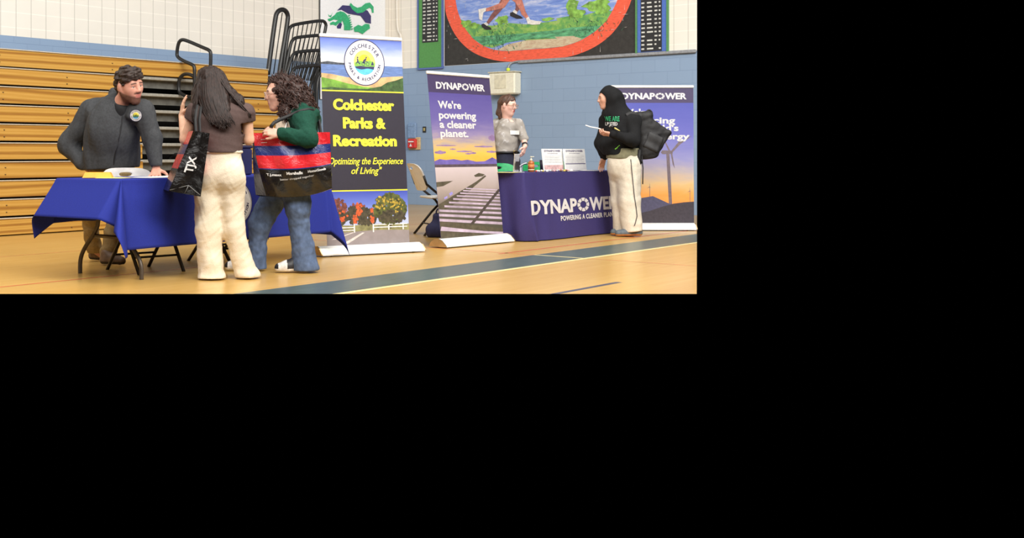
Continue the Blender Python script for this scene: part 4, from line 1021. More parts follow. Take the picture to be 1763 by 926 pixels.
# ================================================================ things on the tables
def on1(x, y): w_ = T1.w(x, HT1 + .006, y); return w_
w_ = on1(.17, .47); m = MB()
tp = [(-.115, -.08), (.115, -.08), (.115, .08), (-.115, .08)]
m.add([(x * 1.0, y, .003) for x, y in tp] + [(x * .82, y * .8, .045) for x, y in tp] + [(x * .72, y * .68, .045) for x, y in tp] + [(x * .72, y * .68, .036) for x, y in tp],
      [(3, 2, 1, 0), (0, 1, 5, 4), (1, 2, 6, 5), (2, 3, 7, 6), (3, 0, 4, 7), (4, 5, 9, 8), (5, 6, 10, 9), (6, 7, 11, 10), (7, 4, 8, 11), (8, 9, 13, 12), (9, 10, 14, 13), (10, 11, 15, 14), (11, 8, 12, 15), (12, 13, 14, 15)])
m.lathe([(.012, 0), (.012, .004)], (-.02, -.058, .03), 10, 0)
tr_ = solo('tray', m, mat('tray_orange', (240, 166, 40), .45, var=.04), 'orange upturned tray at the near end of the blue table', 'tray', w_, 0.12)
m_pap = mat('paper_white', (240, 238, 232), .6, var=.02); m_papy = mat('paper_yellow', (240, 226, 140), .6, var=.03)
def paper(label, p, rz, w, h, mt, th=.002, group=None):
    m = MB(); nx = 8
    m.surf(lambda u, v: ((u - .5) * w, (v - .5) * h, th + .004 * math.sin(u * 3.1) * v), nx, 6)
    m.add([((u - .5) * w, (v - .5) * h, 0) for u in (0, 1) for v in (0, 1)], [(0, 1, 3, 2)])
    return solo('paper_sheet', m, mt, label, 'paper', p, rz, group)
paper('pale yellow sheet under the orange tray on the blue table', on1(.26, .36), rzt + .4, .30, .22, m_papy, .001)
paper('white sheet on the blue table, nearest the orange tray', on1(.50, .22), rzt + .2, .28, .216, m_pap)
paper('white sheet in the middle of the row of papers on the blue table', on1(.72, .30), rzt - .1, .28, .216, m_pap)
paper('white sheet under the bearded man\'s hand on the blue table', on1(1.0, .42), rzt + .1, .30, .24, m_pap)
w_ = on1(1.72, .42); bxn = thing('storage_box', 'dark navy box on the blue table behind the large shopping bag', 'box', w_, rzt + .3)
m = MB(); m.box(-.12, .12, -.07, .07, 0, .235, bev=.012); part('box_body', m, mat('box_navy', (40, 42, 84), .5), bxn)
m = MB(); m.box(-.125, .125, -.075, .075, .235, .262, bev=.01); part('lid', m, mat('box_navy_lid', (34, 34, 66), .5), bxn)
# purple table
def on2(px, d): w_ = at2(px, d); return np.array([w_[0], w_[1], HT2 + .006])
paper('yellow sheet lying on the purple table beside the purple banner', on2(876, .22), T2.rz + .1, .26, .20, m_papy)
paper('white leaflet on the purple table under the reaching hand', on2(1018, .2), T2.rz + .1, .28, .18, m_pap)
paper('white leaflet lying in front of the dark-ruled display sign on the purple table', on2(978, .2), T2.rz - .1, .24, .17, m_pap)
# leaning acrylic stand
w_ = on2(889, .2); sg = thing('leaflet_stand', 'narrow tilted silver leaflet stand on the purple table', 'stand', w_, math.radians(40))
m = MB(); m.obox((0, 0, .105), (1, 0, 0), (0, 1, .35), (-.28, -.35, 1), .04, .005, .105); part('panel', m, mat('stand_silver', (196, 196, 204), .3, .2), sg)
m = MB(); m.obox((.003, -.012, .075), (1, 0, 0), (0, 1, .35), (-.28, -.35, 1), .03, .003, .05); part('dark_leaflet', m, mat('leaflet_dark', (62, 58, 60), .4), sg)
m = MB(); m.box(-.01, .09, -.04, .05, 0, .006); part('base', m, mat('stand_silver', (196, 196, 204), .3, .2), sg)
w_ = on2(902, .32); m = MB(); m.tube([(-.05, 0, .06), (-.02, 0, .085), (.03, 0, .10), (.04, 0, .085)], .012, 8, smoothpath=2); m.lathe([(.03, 0), (.028, .01), (.012, .02), (.01, .06)], (-.04, 0, 0), 14)
solo('tap_fitting', m, mat('fitting_metal', (140, 140, 146), .3, .7), 'small grey metal fitting between the tilted stand and the amber bottle', 'fitting', w_, .2)
w_ = on2(914.5, .28); bt = thing('bottle', 'amber pump bottle standing on the purple table', 'bottle', w_, 0)
m = MB(); m.lathe([(.033, 0), (.036, .004), (.036, .10), (.033, .112), (.016, .122), (.014, .128)], seg=20); part('body', m, mat('amber', (160, 92, 44), .2, var=.1), bt)
m = MB(); m.lathe([(.0368, .035), (.0368, .085)], seg=20); part('label_band', m, mat('amber_label', (190, 112, 58), .5, var=.25, scale=90), bt)
m = MB(); m.lathe([(.0372, .02), (.0372, .03)], seg=20); part('label_rule', m, mat('label_cream', (224, 206, 176), .5), bt)
m = MB(); m.lathe([(.016, .126), (.016, .142), (.006, .143), (.006, .165), (.012, .166), (.012, .176)], seg=14); m.box(-.008, .034, -.006, .006, .166, .175, bev=.003); part('pump', m, mat('pump_cream', (214, 206, 180), .4), bt)
def display_sign(label, px0, px1, d, extra):
    a, b_ = at2(px0, d), at2(px1, d + .0); w = float(np.linalg.norm(b_ - a)); c = (a + b_) / 2
    t0 = thing('display_sign', label, 'sign', (c[0], c[1], HT2 + .006), T2.rz)
    h = .262
    m = MB(); m.obox((0, .03, h / 2), (1, 0, 0), (0, 1, -.12), (0, .12, 1), w / 2, .004, h / 2); b0 = part('board', m, m_pap, t0)
    m = MB(); m.obox((0, .085, .07), (1, 0, 0), (0, 1, .5), (0, -.5, 1), .03, .003, .08); part('easel_foot', m, m_pap, t0)
    def fn(x, z): return (x, .03 - .0045 - .001 + (z - h / 2) * .12, z)
    m = MB(); power_word(m, -w * .40, w * .40, h * .87, .018, fn=fn); letters(m, 'DYNAPOWER', -w * .25, w * .25, h * .77, .010, fn=fn)
    part('heading', m, mat('sign_navy', (92, 84, 120), .5), b0)
    m = MB(); m_l = mat('sign_lines', (196, 192, 190), .5)
    for k in range(5): z = h * (.66 - .07 * k); m.add([fn(-w * .42, z), fn(w * (.42 - .1 * (k % 2)), z), fn(w * (.42 - .1 * (k % 2)), z + .004), fn(-w * .42, z + .004)], [(0, 1, 2, 3)])
    part('text_lines', m, m_l, b0)
    m = MB(); z0, z1 = (.02, h * .27) if extra else (h * .30, h * .335)
    m.add([fn(-w * .46, z0), fn(w * .46, z0), fn(w * .46, z1), fn(-w * .46, z1)], [(0, 1, 2, 3)])
    part('picture_band', m, mat('sign_pink', (214, 176, 172), .5, var=.15, scale=30) if extra else mat('sign_navy', (92, 84, 120), .5), b0)
    return t0
display_sign('white display sign with a pink band at its foot, on the purple table', 938, 973, .40, True)
display_sign('white display sign with a thin dark rule across it, on the purple table', 975, 1011.5, .36, False)
w_ = on2(935, .52); m = MB(); m.lathe([(.035, 0), (.042, .13), (.038, .13), (.032, .01)], seg=18)
solo('cup', m, mat('cup_dark', (52, 44, 60), .4), 'dark cup behind the display sign with the pink band', 'cup', w_)
rr = random.Random(11); cm = [mat('candy_%s' % n_, c, .3) for n_, c in (('red', (196, 70, 66)), ('white', (232, 228, 222)), ('yellow', (226, 196, 90)), ('purple', (110, 88, 140)), ('pink', (222, 160, 160)), ('brown', (110, 84, 70)))]
def candy_mesh(mt):
    m = MB(); m.ball((0, 0, .011), (.018, .011, .011), 10)
    for s in (-1, 1): m.add([(s * .016, 0, .011), (s * .032, -.011, .016), (s * .034, .0, .008), (s * .032, .011, .016)], [(0, 1, 2), (0, 2, 3)])
    return mesh_of('wrapped_candy', m, mt)
cms = [candy_mesh(x) for x in cm]; placed = []
cols_ = ['red', 'white', 'yellow', 'purple', 'pink', 'brown']
tries = 0
while len(placed) < 34 and tries < 4000:
    tries += 1; px = rr.uniform(923, 984); d = rr.uniform(.06, .32)
    q = on2(px, d)
    if any(np.hypot(*(q - o_)[:2]) < .05 for o_ in placed): continue
    k = rr.choice([0, 1, 1, 1, 2, 3, 4, 5]); o = link('wrapped_candy', cms[k]); o.location = [float(x) for x in q]; o.rotation_euler = (0, 0, rr.uniform(0, 3.1))
    tag(o, '%s wrapped candy scattered before the display signs on the purple table' % cols_[k], 'candy', 'wrapped candies on the purple table, %s' % cols_[k]); placed.append(q)
# ================================================================ people
def unit(v): v = np.array(v, float); return v / np.linalg.norm(v)
class Head:
    def __init__(s, c, f, u, size):
        s.c = np.array(c); s.f = unit(f); u = np.array(u, float); s.u = unit(u - s.f * u.dot(s.f)); s.r = np.cross(s.f, s.u); s.s = size
        s.axes = [s.r, s.f, s.u]
    def g(s, a, b, c): return s.c + s.s * (s.r * a + s.f * b + s.u * c)
    def loc(s, C): d = (C - s.c) / s.s; return d @ s.r, d @ s.f, d @ s.u
def head(S, h, jaw=1.0, neck=None, nr=.058):
    z = h.s; E = lambda c, r, k=.04, op='add': S.ell(h.g(*c), np.array(r) * z, h.axes, k * z / .23, op)
    Cp = lambda a, b, ra, rb=None, k=.03, op='add': S.cap(h.g(*a), h.g(*b), ra * z, (rb if rb is not None else ra) * z, k * z / .23, op)
    E((0, -.06, .13), (.315, .40, .37)); E((0, .10, -.13), (.25 * jaw, .27, .35))
    for q in (-1, 1):
        Cp((q * .22 * jaw, -.02, -.20), (q * .06, .22, -.42), .07); E((q * .155, .23, -.08), (.09, .09, .10))
    E((0, .255, -.435), (.075, .07, .06)); Cp((-.15, .315, .09), (.15, .315, .09), .055)
    for q in (-1, 1): E((q * .135, .40, .015), (.075, .06, .05), .02, 'sub')
    Cp((0, .365, .06), (0, .45, -.10), .030, .048, .02)
    for q in (-1, 1): E((q * .045, .405, -.125), (.034, .04, .028), .015)
    Cp((-.07, .345, -.235), (.07, .345, -.235), .028, None, .014); Cp((-.055, .335, -.288), (.055, .335, -.288), .032, None, .014); E((0, .25, -.26), (.13, .09, .11), .03)
    for q in (-1, 1):
        E((q * .345, -.05, -.03), (.045, .085, .135), .012); E((q * .135, .318, .052), (.082, .06, .034), .008); E((q * .135, .316, -.036), (.075, .055, .026), .008)
    if neck is not None: S.cap(h.g(0, -.12, -.25), neck, nr, nr * 1.12, .05)
def sm(x, e0, e1): t = np.clip((x - e0) / (e1 - e0), 0, 1); return t * t * (3 - 2 * t)
def masks(h, beard=False):
    """soft masks over the face for lips, brows and beard"""
    def fn(V):
        a, b, c = h.loc(V); fr = sm(b, .2, .26)
        lip = np.maximum(1 - sm(np.abs(c + .235), .016, .032), 1 - sm(np.abs(c + .288), .022, .04)) * (1 - sm(np.abs(a), .075, .105)) * sm(b, .28, .32)
        x = np.abs(a) - .135
        brow = (1 - sm(np.abs(c - .118 + .9 * x * x + .12 * x), .014, .032)) * (1 - sm(np.abs(x), .07, .1)) * fr
        bd = np.zeros(len(V))
        if beard:
            cheek = -.16 - .30 * np.maximum(0, b) + .25 * np.maximum(0, .10 - b)
            bd = (1 - sm(c - cheek, -.05, .03)) * sm(b, -.16, -.04) * sm(c, -.66, -.56)
            must = (1 - sm(np.abs(c + .185), .018, .035)) * (1 - sm(np.abs(a), .11, .16)) * sm(b, .25, .3)
            bd = np.maximum(bd, must) * (1 - lip)
        return {'lip': lip, 'brow': brow, 'beard': bd}
    return fn
def skin(name, c, lip=(186, 108, 100), brow=(58, 44, 38), beard=(82, 54, 44)):
    if name in MATS: return MATS[name]
    t = NT(name); v = t.coord(); n = t.noise(v, 30, 4, .6)
    col = t.ramp(n, [(.3, tuple(x * .95 for x in c)), (.7, tuple(min(255, x * 1.04) for x in c))])
    for k, cc, f in (('beard', beard, .95), ('brow', brow, .85), ('lip', lip, .85)):
        at = t.n('ShaderNodeAttribute'); at.attribute_name = k; ml = t.n('ShaderNodeMath'); ml.operation = 'MULTIPLY'; ml.inputs[1].default_value = f; t.l(at.outputs['Fac'], ml.inputs[0])
        if k == 'beard':
            n2 = t.noise(v, 220, 2, .6); m3 = t.n('ShaderNodeMath'); m3.operation = 'MULTIPLY_ADD'; m3.inputs[1].default_value = .9; m3.inputs[2].default_value = .45; t.l(n2, m3.inputs[0]); m4 = t.n('ShaderNodeMath'); m4.operation = 'MULTIPLY'; m4.use_clamp = True; t.l(ml.outputs[0], m4.inputs[0]); t.l(m3.outputs[0], m4.inputs[1]); ml = m4
        col = t.mix(ml.outputs[0], col, cc)
    t.l(col, t.b.inputs['Base Color']); t.b.inputs['Roughness'].default_value = .5; t.b.inputs['Specular IOR Level'].default_value = .3
    t.b.inputs['Subsurface Weight'].default_value = .12; t.b.inputs['Subsurface Radius'].default_value = (.012, .005, .003); t.b.inputs['Subsurface Scale'].default_value = .5
    MATS[name] = t.m; return t.m
def eyes(h, parent, off, iris):
    for q in (-1, 1):
        m = MB(); m.ball(h.g(q * .135, .308, .008), .058 * h.s, 14); e = part('eye', m, mat('eye_white', (226, 220, 214), .3), parent, off=off)
        m = MB(); m.ball(h.g(q * .135, .346, .008), .026 * h.s, 10); part('iris', m, iris, e, off=off)
def glasses(h, parent, off, mt, w=.115):
    m = MB()
    for q in (-1, 1):
        m.tube([h.g(q * .14 + w * math.cos(k * .5236), .475 - .03 * abs(math.cos(k * .5236)), -.005 + .095 * math.sin(k * .5236)) for k in range(12)], .0025, 6, closed=True)
        m.tube([h.g(q * .26, .445, .03), h.g(q * .345, .2, .03), h.g(q * .36, -.06, .02)], .0025, 6)
    m.tube([h.g(-.03, .475, .02), h.g(.03, .475, .02)], .0025, 6)
    part('glasses', m, mt, parent, off=off)
def hand(S, w, d, n, side, s=1.0, curl=(.25, .35, .3), spread=.10, thumb=(.55, .8, .15), k=.004):
    w = np.array(w, float); d = unit(d); n = np.array(n, float); n = unit(n - d * n.dot(d)); sd = np.cross(d, n); sd = sd * side
    offs = [.030, .010, -.010, -.028]; lens = [.070, .079, .073, .057]
    for i in range(4):
        kn = w + s * (d * (.088 - .006 * abs(i - 1)) + sd * offs[i]); S.cap(w + s * (d * .012 + sd * offs[i] * .55), kn, .0165 * s, .0125 * s, .012)
    for i in range(4):
        p = w + s * (d * (.088 - .006 * abs(i - 1)) + sd * offs[i]); a = 0
        for q, fr in enumerate((.45, .30, .25)):
            c = curl[q] if not isinstance(curl[q], (list, tuple)) else curl[q][i]
            a += c; e = unit(d * math.cos(a) + n * math.sin(a) + sd * spread * (1.5 - i) * .6); r0 = (.0098 - .0011 * q) * s
            p2 = p + e * lens[i] * fr * s; S.cap(p, p2, r0, r0 - .0009 * s, k if q else .008); p = p2
    t = unit(d * thumb[0] + sd * thumb[1] + n * thumb[2]); p = w + s * (d * .022 + sd * .024)
    S.cap(p, p + t * .045 * s, .0145 * s, .0115 * s, .012); p = p + t * .045 * s; t2 = unit(t + d * .55 + n * .15); S.cap(p, p + t2 * .032 * s, .0112 * s, .009 * s, .005)
def bounds(pts, m=.25): a = np.array(pts); return a.min(0) - m, a.max(0) + m
def hit(S, px, py, Ya, Yb, out=.003):
    """first point of a solid met by the sight line through a pixel, to lay trims on cloth"""
    Y = np.arange(Ya, Yb, .002); q = np.stack([(px - CX) / FOC * Y, Y, EYE - (py - HZ) / FOC * Y], 1)
    i = np.round((q - S.lo) / S.h).astype(int); ok = ((i >= 0) & (i < S.n)).all(1); i = np.clip(i, 0, S.n - 1)
    k = np.nonzero(ok & (S.F[i[:, 0], i[:, 1], i[:, 2]] < 0))[0]
    return P(px, py, (Y[k[0]] if len(k) else (Ya + Yb) / 2) - out)
def ribbon(mb, pts, w, th=.002):
    pts = [np.array(p) for p in pts]; v = []
    for i, p in enumerate(pts):
        d = unit(pts[min(i + 1, len(pts) - 1)] - pts[max(i - 1, 0)]); s_ = unit(np.cross(d, [0, 1, 0]))
        v += [p - s_ * w / 2, p + s_ * w / 2, p + s_ * w / 2 + np.array([0, th, 0]), p - s_ * w / 2 + np.array([0, th, 0])]
    f = []
    for i in range(len(pts) - 1):
        a, b = 4 * i, 4 * i + 4
        for k in range(4): l = (k + 1) % 4; f.append((a + k, a + l, b + l, b + k))
    mb.add(v, f, 0, True)
def shoe(parent, off, heel, toe, h, up_mat, sole_mat, w=.043, name='shoe', extra=None):
    heel = np.array(heel, float); toe = np.array(toe, float); z0 = .0
    S = Solid(*bounds([heel, toe], .16), .006); d = unit((toe - heel) * np.array([1, 1, 0])); L = np.linalg.norm((toe - heel)[:2])
    hz = heel.copy(); hz[2] = .05; mz = heel + d * L * .55; mz[2] = .05; tz = toe - d * .045; tz[2] = .042
    S.cap(hz + d * .04, mz, .044, .048, .02); S.cap(mz, tz, .046, .038, .03); S.cap(hz + d * .05 + np.array([0, 0, .05]), hz + d * .05, .04, .045, .03); S.cap(hz + d * .05 + np.array([0, 0, .06]), mz, .038, .03, .03)
    S.cut((0, 0, .012), (0, 0, -1))
    o = solid_part(name, S, [up_mat, sole_mat] + ([extra] if extra else []), parent, off, lambda C: np.where(C[:, 2] < .034, 1, (np.where((np.abs((C - heel) @ d - L * .72) < L * .14), 2, 0) if extra else 0)))
    return o
m_lip = mat('lip', (178, 104, 96), .5); 
m_iris = mat('iris_dark', (58, 44, 36), .25)

# ---------------------------------------------------------------- bearded man in the grey jacket
def person_a():
    Y0 = 9.75; p = lambda x, y, d=0: P(x, y, Y0 + d)
    off = p(190, 456, .0); off[2] = 0
    t = thing('person', 'bearded person in a charcoal jacket leaning one hand on the blue table', 'person', off)
    sk = skin('skin_man', (214, 154, 132)); hairm = mat('hair_dark_brown', (50, 38, 32), .6, var=.35, scale=70, bump=.3)
    beard = mat('beard_stubble', (128, 86, 70), .7, var=.2, scale=120)
    h = Head(p(223, 147, -.25), (.76, -.64, -.16), (-.24, -.05, 1), .282)
    nb = p(205, 184, -.14)
    J = dict(pel=p(193, 288), hl=p(177, 298, .02), hr=p(212, 298, -.02), kl=p(153, 372, .0), kr=p(200, 376, -.02), al=p(161, 427, .3), ar=p(186, 438, .02), sl=p(160, 192, .02), sr=p(246, 190, -.18), el=p(118, 250, .06), er=p(262, 238, -.19), wl=p(141, 281, -.05), wr=p(269, 288, -.25))
    tbl = np.array([p(271, 302, -.3)[0], p(271, 302, -.3)[1], HT1])
    lo, hi = bounds(list(J.values()) + [h.g(0, 0, .6), p(190, 458, 0)], .16); lo[2] = -.01
    S = Solid(lo, hi, .0055)
    head(S, h, 1.1, nb, .064)
    S.cap(J['pel'], p(200, 215, -.1), .14, .14, .05, flat=(.35, -.94, 0), fac=1.35); S.cap(J['sl'], J['sr'], .07, .07, .05)
    for a, b, c in (('sl', 'el', 'wl'), ('sr', 'er', 'wr')): S.cap(J[a], J[b], .055, .045, .03); S.cap(J[b], J[c], .045, .031, .02)
    for a, b, c in (('hl', 'kl', 'al'), ('hr', 'kr', 'ar')): S.cap(J[a], J[b], .08, .058, .04); S.cap(J[b], J[c], .055, .04, .03)
    S.cap(J['ar'], p(206, 450, -.05), .036, .03, .02); S.cap(J['al'], p(174, 438, .3), .036, .03, .02)
    hand(S, J['wl'], p(158, 292, -.02) - J['wl'], (.2, 1, 0), 1, 1.05, (.2, .2, .2))
    w = J['wr'] + np.array([0, 0, -.012])
    hand(S, w, np.array([.02, -.12, -.62]) * .5 + np.array([.02, -.42, 0]), (0, .5, -1), 1, 1.12, (-.28, .18, .12), .38, (.45, .9, .1))
    solid_part('body', S, sk, t, off, attrs=masks(h, True))
    eyes(h, t, off, m_iris)
    # hair
    H = Solid(*bounds([h.c], .32), .0055)
    H.ell(h.g(0, -.08, .17), np.array([.345, .43, .385]) * h.s, h.axes); H.cap(h.g(0, -.34, .0), h.g(0, -.30, -.30), .26 * h.s, .17 * h.s, .03); H.ell(h.g(0, .18, .42), np.array([.26, .17, .13]) * h.s, h.axes, .04); H.ell(h.g(0, .10, .28), np.array([.335, .30, .26]) * h.s, h.axes, .04)
    H.ell(h.g(0, .57, -.20), np.array([.50, .40, .46]) * h.s, h.axes, .015, 'sub'); H.ell(h.g(0, .24, -.20), np.array([.5, .27, .47]) * h.s, h.axes, .015, 'sub')
    H.cut(h.g(0, 0, -.34), -h.u + .3 * h.f, .02); H.folds(.0055, 70, 3); H.folds(.003, 150, 4)
    for q in (-1, 1): H.ell(h.g(q * .36, -.03, -.04), np.array([.10, .10, .15]) * h.s, h.axes, .008, 'sub')
    solid_part('hair', H, hairm, t, off)
    # jacket
    jm = mat('jacket_charcoal', (62, 63, 65), .75, var=.10, scale=60, bump=.15, spec=.25, stretch=(1, 1, 1))
    dk = mat('jacket_dark', (34, 34, 36), .6)
    lo2, hi2 = bounds([J[k] for k in ('pel', 'sl', 'sr', 'el', 'er', 'wl', 'wr')] + [p(205, 170, 0)], .2)
    K = Solid(lo2, hi2, .007); fw = (.35, -.94, 0)
    K.cap(p(191, 284, .0), p(195, 222, -.09), .245, .225, .06, flat=fw, fac=1.45); K.cap(p(196, 222, -.09), p(203, 196, -.10), .225, .18, .06, flat=fw, fac=1.35)
    K.cap(J['sl'] + [0.02, 0, 0], J['sr'], .088, .085, .07); K.cap(p(176, 184, .02), p(206, 178, -.05), .08, .085, .06)
    K.cap(J['sl'], J['el'], .108, .096, .05); K.cap(J['el'], J['wl'], .094, .058, .04)
    K.cap(J['sr'], J['er'], .092, .080, .05); K.cap(J['er'], J['wr'] + [0, 0, .02], .078, .058, .03)
    ring = [p(203, 200, -.20), p(197, 185, -.17), p(190, 170, -.06), p(195, 159, .03), p(212, 158, .03), p(231, 173, -.12), p(233, 184, -.23), p(224, 200, -.23)]
    for q_, (a, b) in enumerate(zip(ring, ring[1:])): r_ = (.020, .026, .032, .032, .030, .024, .020)[q_]; K.cap(a, b, r_, r_, .03)
    K.cap(p(213, 172, -.20), p(211, 196, -.36), .052, .020, .015, 'sub')
    K.folds(.004, 16, 5, (1, 1, .6)); K.folds(.003, 34, 6); K.folds(.0012, 80, 7)
    K.cut(p(190, 290.5), (.06, 0, -1), .012)
    jo = solid_part('jacket', K, jm, t, off)
    m = MB(); zp = [hit(K, x, y, 9.1, 9.9) for x, y in ((211, 199), (209, 212), (207, 226), (204, 240), (201, 254), (198, 268), (195, 284))]; ribbon(m, zp, .014); part('zip', m, dk, jo, off=off)
    m = MB()
    R = .050; c0 = hit(K, 234.5, 198.5, 9.1, 9.9, .0)
    ex = unit(hit(K, 242, 198.5, 9.1, 9.9) - hit(K, 227, 198.5, 9.1, 9.9)); ez = unit(hit(K, 234.5, 192, 9.1, 9.9) - hit(K, 234.5, 205, 9.1, 9.9)); en = unit(np.cross(ex, ez)); c0 = c0 + en * .004
    for nm, mb_, mt in seal(MATS['seal_white'], R, 0, 0, -.004, fn=lambda x, z, y: tuple(c0 + ex * x * 1.05 + ez * z - en * y)):
        part(nm, mb_, mt, jo, off=off)
    # black shirt in the collar
    B = Solid(*bounds([nb], .2), .006); B.cap(p(206, 202, -.13), p(210, 182, -.15), .115, .080, .03, flat=(.35, -.94, 0), fac=1.1); B.cap(p(210, 188, -.17), p(212, 172, -.16), .080, .078, .03); B.cut(p(214, 175.5, -.17), (.25, -.55, 1), .01)
    solid_part('shirt_collar', B, mat('shirt_black', (28, 28, 30), .8), t, off)
    # cuffs
    for a, b, r in ((J['wl'], J['el'], .05), (J['wr'] + [0, 0, .025], J['er'], .049)):
        d = unit(b - a); m = MB(); m.tube([a - d * .012, a, a + d * .03, a + d * .045], [r * .9, r, r * 1.02, r * .95], 18); part('cuff', m, dk if r > .0495 else jm, jo, off=off)
    # trousers
    tm_ = mat('khaki_cloth', (150, 128, 88), .8, var=.10, scale=50, bump=.12)
    lo3, hi3 = bounds([J[k] for k in ('pel', 'hl', 'hr', 'kl', 'kr', 'al', 'ar')], .16)
    Q = Solid(lo3, hi3, .0075); Q.cap(p(193, 282), p(193, 300), .17, .165, .04, flat=fw, fac=1.3)
    Q.cap(J['hl'], J['kl'], .105, .072, .05); Q.cap(J['kl'], J['al'] + [.01, .02, -.05], .070, .064, .03); Q.cap(J['hr'], J['kr'], .105, .076, .05); Q.cap(J['kr'], J['ar'], .074, .068, .03)
    Q.folds(.004, 22, 8, (.6, .6, 1.6)); Q.folds(.0022, 55, 9); Q.cut(p(186, 441), (0, 0, -1), .01)
    solid_part('trousers', Q, tm_, t, off)
    sm = mat('shoe_tan', (116, 92, 72), .5, var=.12); so = mat('sole_dark', (52, 44, 38), .6)
    shoe(t, off, p(174, 456, 0), p(217, 456, -.08), .1, sm, so)
    shoe(t, off, p(156, 446, .42), p(186, 446, .30), .1, sm, so)
person_a()

# ---------------------------------------------------------------- woman with long hair, seen from behind
def person_b():
    Y0 = 8.65; p = lambda x, y, d=0: P(x, y, Y0 + d)
    off = p(385, 482, 0); off[2] = 0
    t = thing('person', 'person with long straight dark hair, brown tee and cream sweatpants, seen from behind', 'person', off)
    sk = skin('skin_fair', (228, 180, 150)); hm = mat('hair_long_brown', (40, 29, 25), .45, spec=.25, var=.5, scale=16, bump=.25, stretch=(6, 6, .35))
    h = Head(p(361, 146, .17), (-.5, .8, -.22), (-.05, -.12, 1), .235)
    nb = p(374, 186, .06)
    J = dict(pel=p(378, 285), hl=p(360, 305), hr=p(400, 305), kl=p(361, 390), kr=p(406, 390, .03), al=p(366, 464), ar=p(425, 462, .06), sl=p(338, 190, .05), sr=p(424, 194, .04), el=p(319, 240, .10), er=p(428, 240, .08), wl=p(313, 199, .24), wr=p(412, 236, .33))
    lo, hi = bounds(list(J.values()) + [h.g(0, 0, .6), p(320, 160, .3), p(385, 483, 0)], .15); lo[2] = -.01
    S = Solid(lo, hi, .006); head(S, h, .95, nb, .05); bk = (0, -1, 0)
    S.cap(J['pel'], p(376, 215, .05), .13, .12, .05, flat=bk, fac=1.3); S.cap(J['sl'], J['sr'], .055, .055, .05)
    for a, b, c in (('sl', 'el', 'wl'), ('sr', 'er', 'wr')): S.cap(J[a], J[b], .048, .041, .03); S.cap(J[b], J[c], .041, .026, .02)
    for a, b, c in (('hl', 'kl', 'al'), ('hr', 'kr', 'ar')): S.cap(J[a], J[b], .085, .055, .04); S.cap(J[b], J[c], .052, .036, .03)
    S.cap(J['al'], p(360, 476, -.0) + [0, .14, 0], .034, .03, .02); S.cap(J['ar'], p(424, 474, .06) + [0, .14, 0], .034, .03, .02)
    hand(S, J['wl'], (.10, -.02, 1), (1, .3, 0), -1, .98, (.12, .2, .2), .22, (.5, .7, .4))
    hand(S, J['wr'], (-.6, .7, 0), (0, .3, -1), 1, .95)
    solid_part('body', S, sk, t, off, attrs=masks(h))
    eyes(h, t, off, m_iris)
    # tee
    tm = mat('tee_brown', (86, 69, 65), .85, var=.06, scale=60, bump=.1, spec=.2)
    K = Solid(*bounds([J['pel'], J['sl'], J['sr'], J['el'], J['er']], .18), .007)
    K.cap(p(377, 266), p(376, 235, .02), .178, .168, .05, flat=bk, fac=1.35); K.cap(p(376, 235, .02), p(377, 212, .04), .166, .175, .06, flat=bk, fac=1.35)
    K.cap(p(352, 205, .04), p(406, 207, .04), .105, .11, .07); K.cap(J['sl'], J['sr'], .058, .060, .06); K.cap(p(368, 186, .06), p(386, 186, .06), .06, .06, .05)
    A = Solid(*bounds([J['sl'], J['sr'], J['el'], J['er']], .12), .007)
    for a, b in (('sl', 'el'), ('sr', 'er')):
        e = J[a] + (J[b] - J[a]) * (.30 if a == 'sl' else .32); K.cap(J[a], e, .062, .058, .05)
        d = unit(J[b] - J[a]); sl_, X, Y, Z = K.win(e - .12, e + .12)
        dist = (X - e[0]) * d[0] + (Y - e[1]) * d[1] + (Z - e[2]) * d[2]
        side = -1 if a == 'sl' else 1
        lat = (X - (e[0] - side * .045)) * side
        F = K.F[sl_]; msk = (dist > 0) & (lat > 0) & (dist < .09); F[msk] = np.maximum(F[msk], np.broadcast_to(dist, F.shape)[msk])
    K.folds(.0028, 16, 12, (.7, .7, 1.5)); K.folds(.0018, 45, 13, (.6, .6, 1.4))
    K.cut(p(376, 263), (.0, 0, -1), .012)
    solid_part('tee_shirt', K, tm, t, off)
    # sweatpants
    pm = mat('fleece_cream', (228, 214, 190), .95, var=.04, scale=120, bump=.25, spec=.1)
    Q = Solid(*bounds([J['pel'], J['hl'], J['hr'], p(366, 480), p(428, 478, .06)], .17), .007)
    Q.cap(p(377, 264), p(378, 290), .172, .185, .05, flat=bk, fac=1.45); Q.ell(p(359, 302, -.055), (.098, .085, .105), None, .06); Q.ell(p(399, 302, -.055), (.098, .085, .105), None, .06)
    Q.cap(p(356, 310), p(358, 395), .102, .096, .05); Q.cap(p(358, 395), p(365, 474), .096, .096, .03); Q.ell(p(365, 478), (.108, .12, .05), None, .04)
    Q.cap(p(399, 310), p(402, 395, .02), .090, .082, .05); Q.cap(p(402, 395, .02), p(423, 470, .05), .082, .082, .03); Q.ell(p(427, 474, .05), (.09, .11, .05), None, .04)
    Q.folds(.0022, 14, 21, (.5, .5, 1.8)); Q.folds(.0016, 34, 22, (.8, .8, 1.2)); Q.folds(.003, 26, 24, (1.5, 1.5, .25)); Q.folds(.001, 80, 23); Q.cut((0, 0, .012), (0, 0, -1), .006); Q.cut(p(377, 258), (0, 0, 1), .004)
    po = solid_part('sweatpants', Q, pm, t, off)
    m = MB(); c = p(377, 261.5); n = 40
    m.tube([c + np.array([.172 * math.cos(k * 2 * math.pi / n), .118 * math.sin(k * 2 * math.pi / n), 0.002 * math.sin(k * 2.5)]) for k in range(n)], .012, 8, closed=True); part('waistband', m, pm, po, off=off)
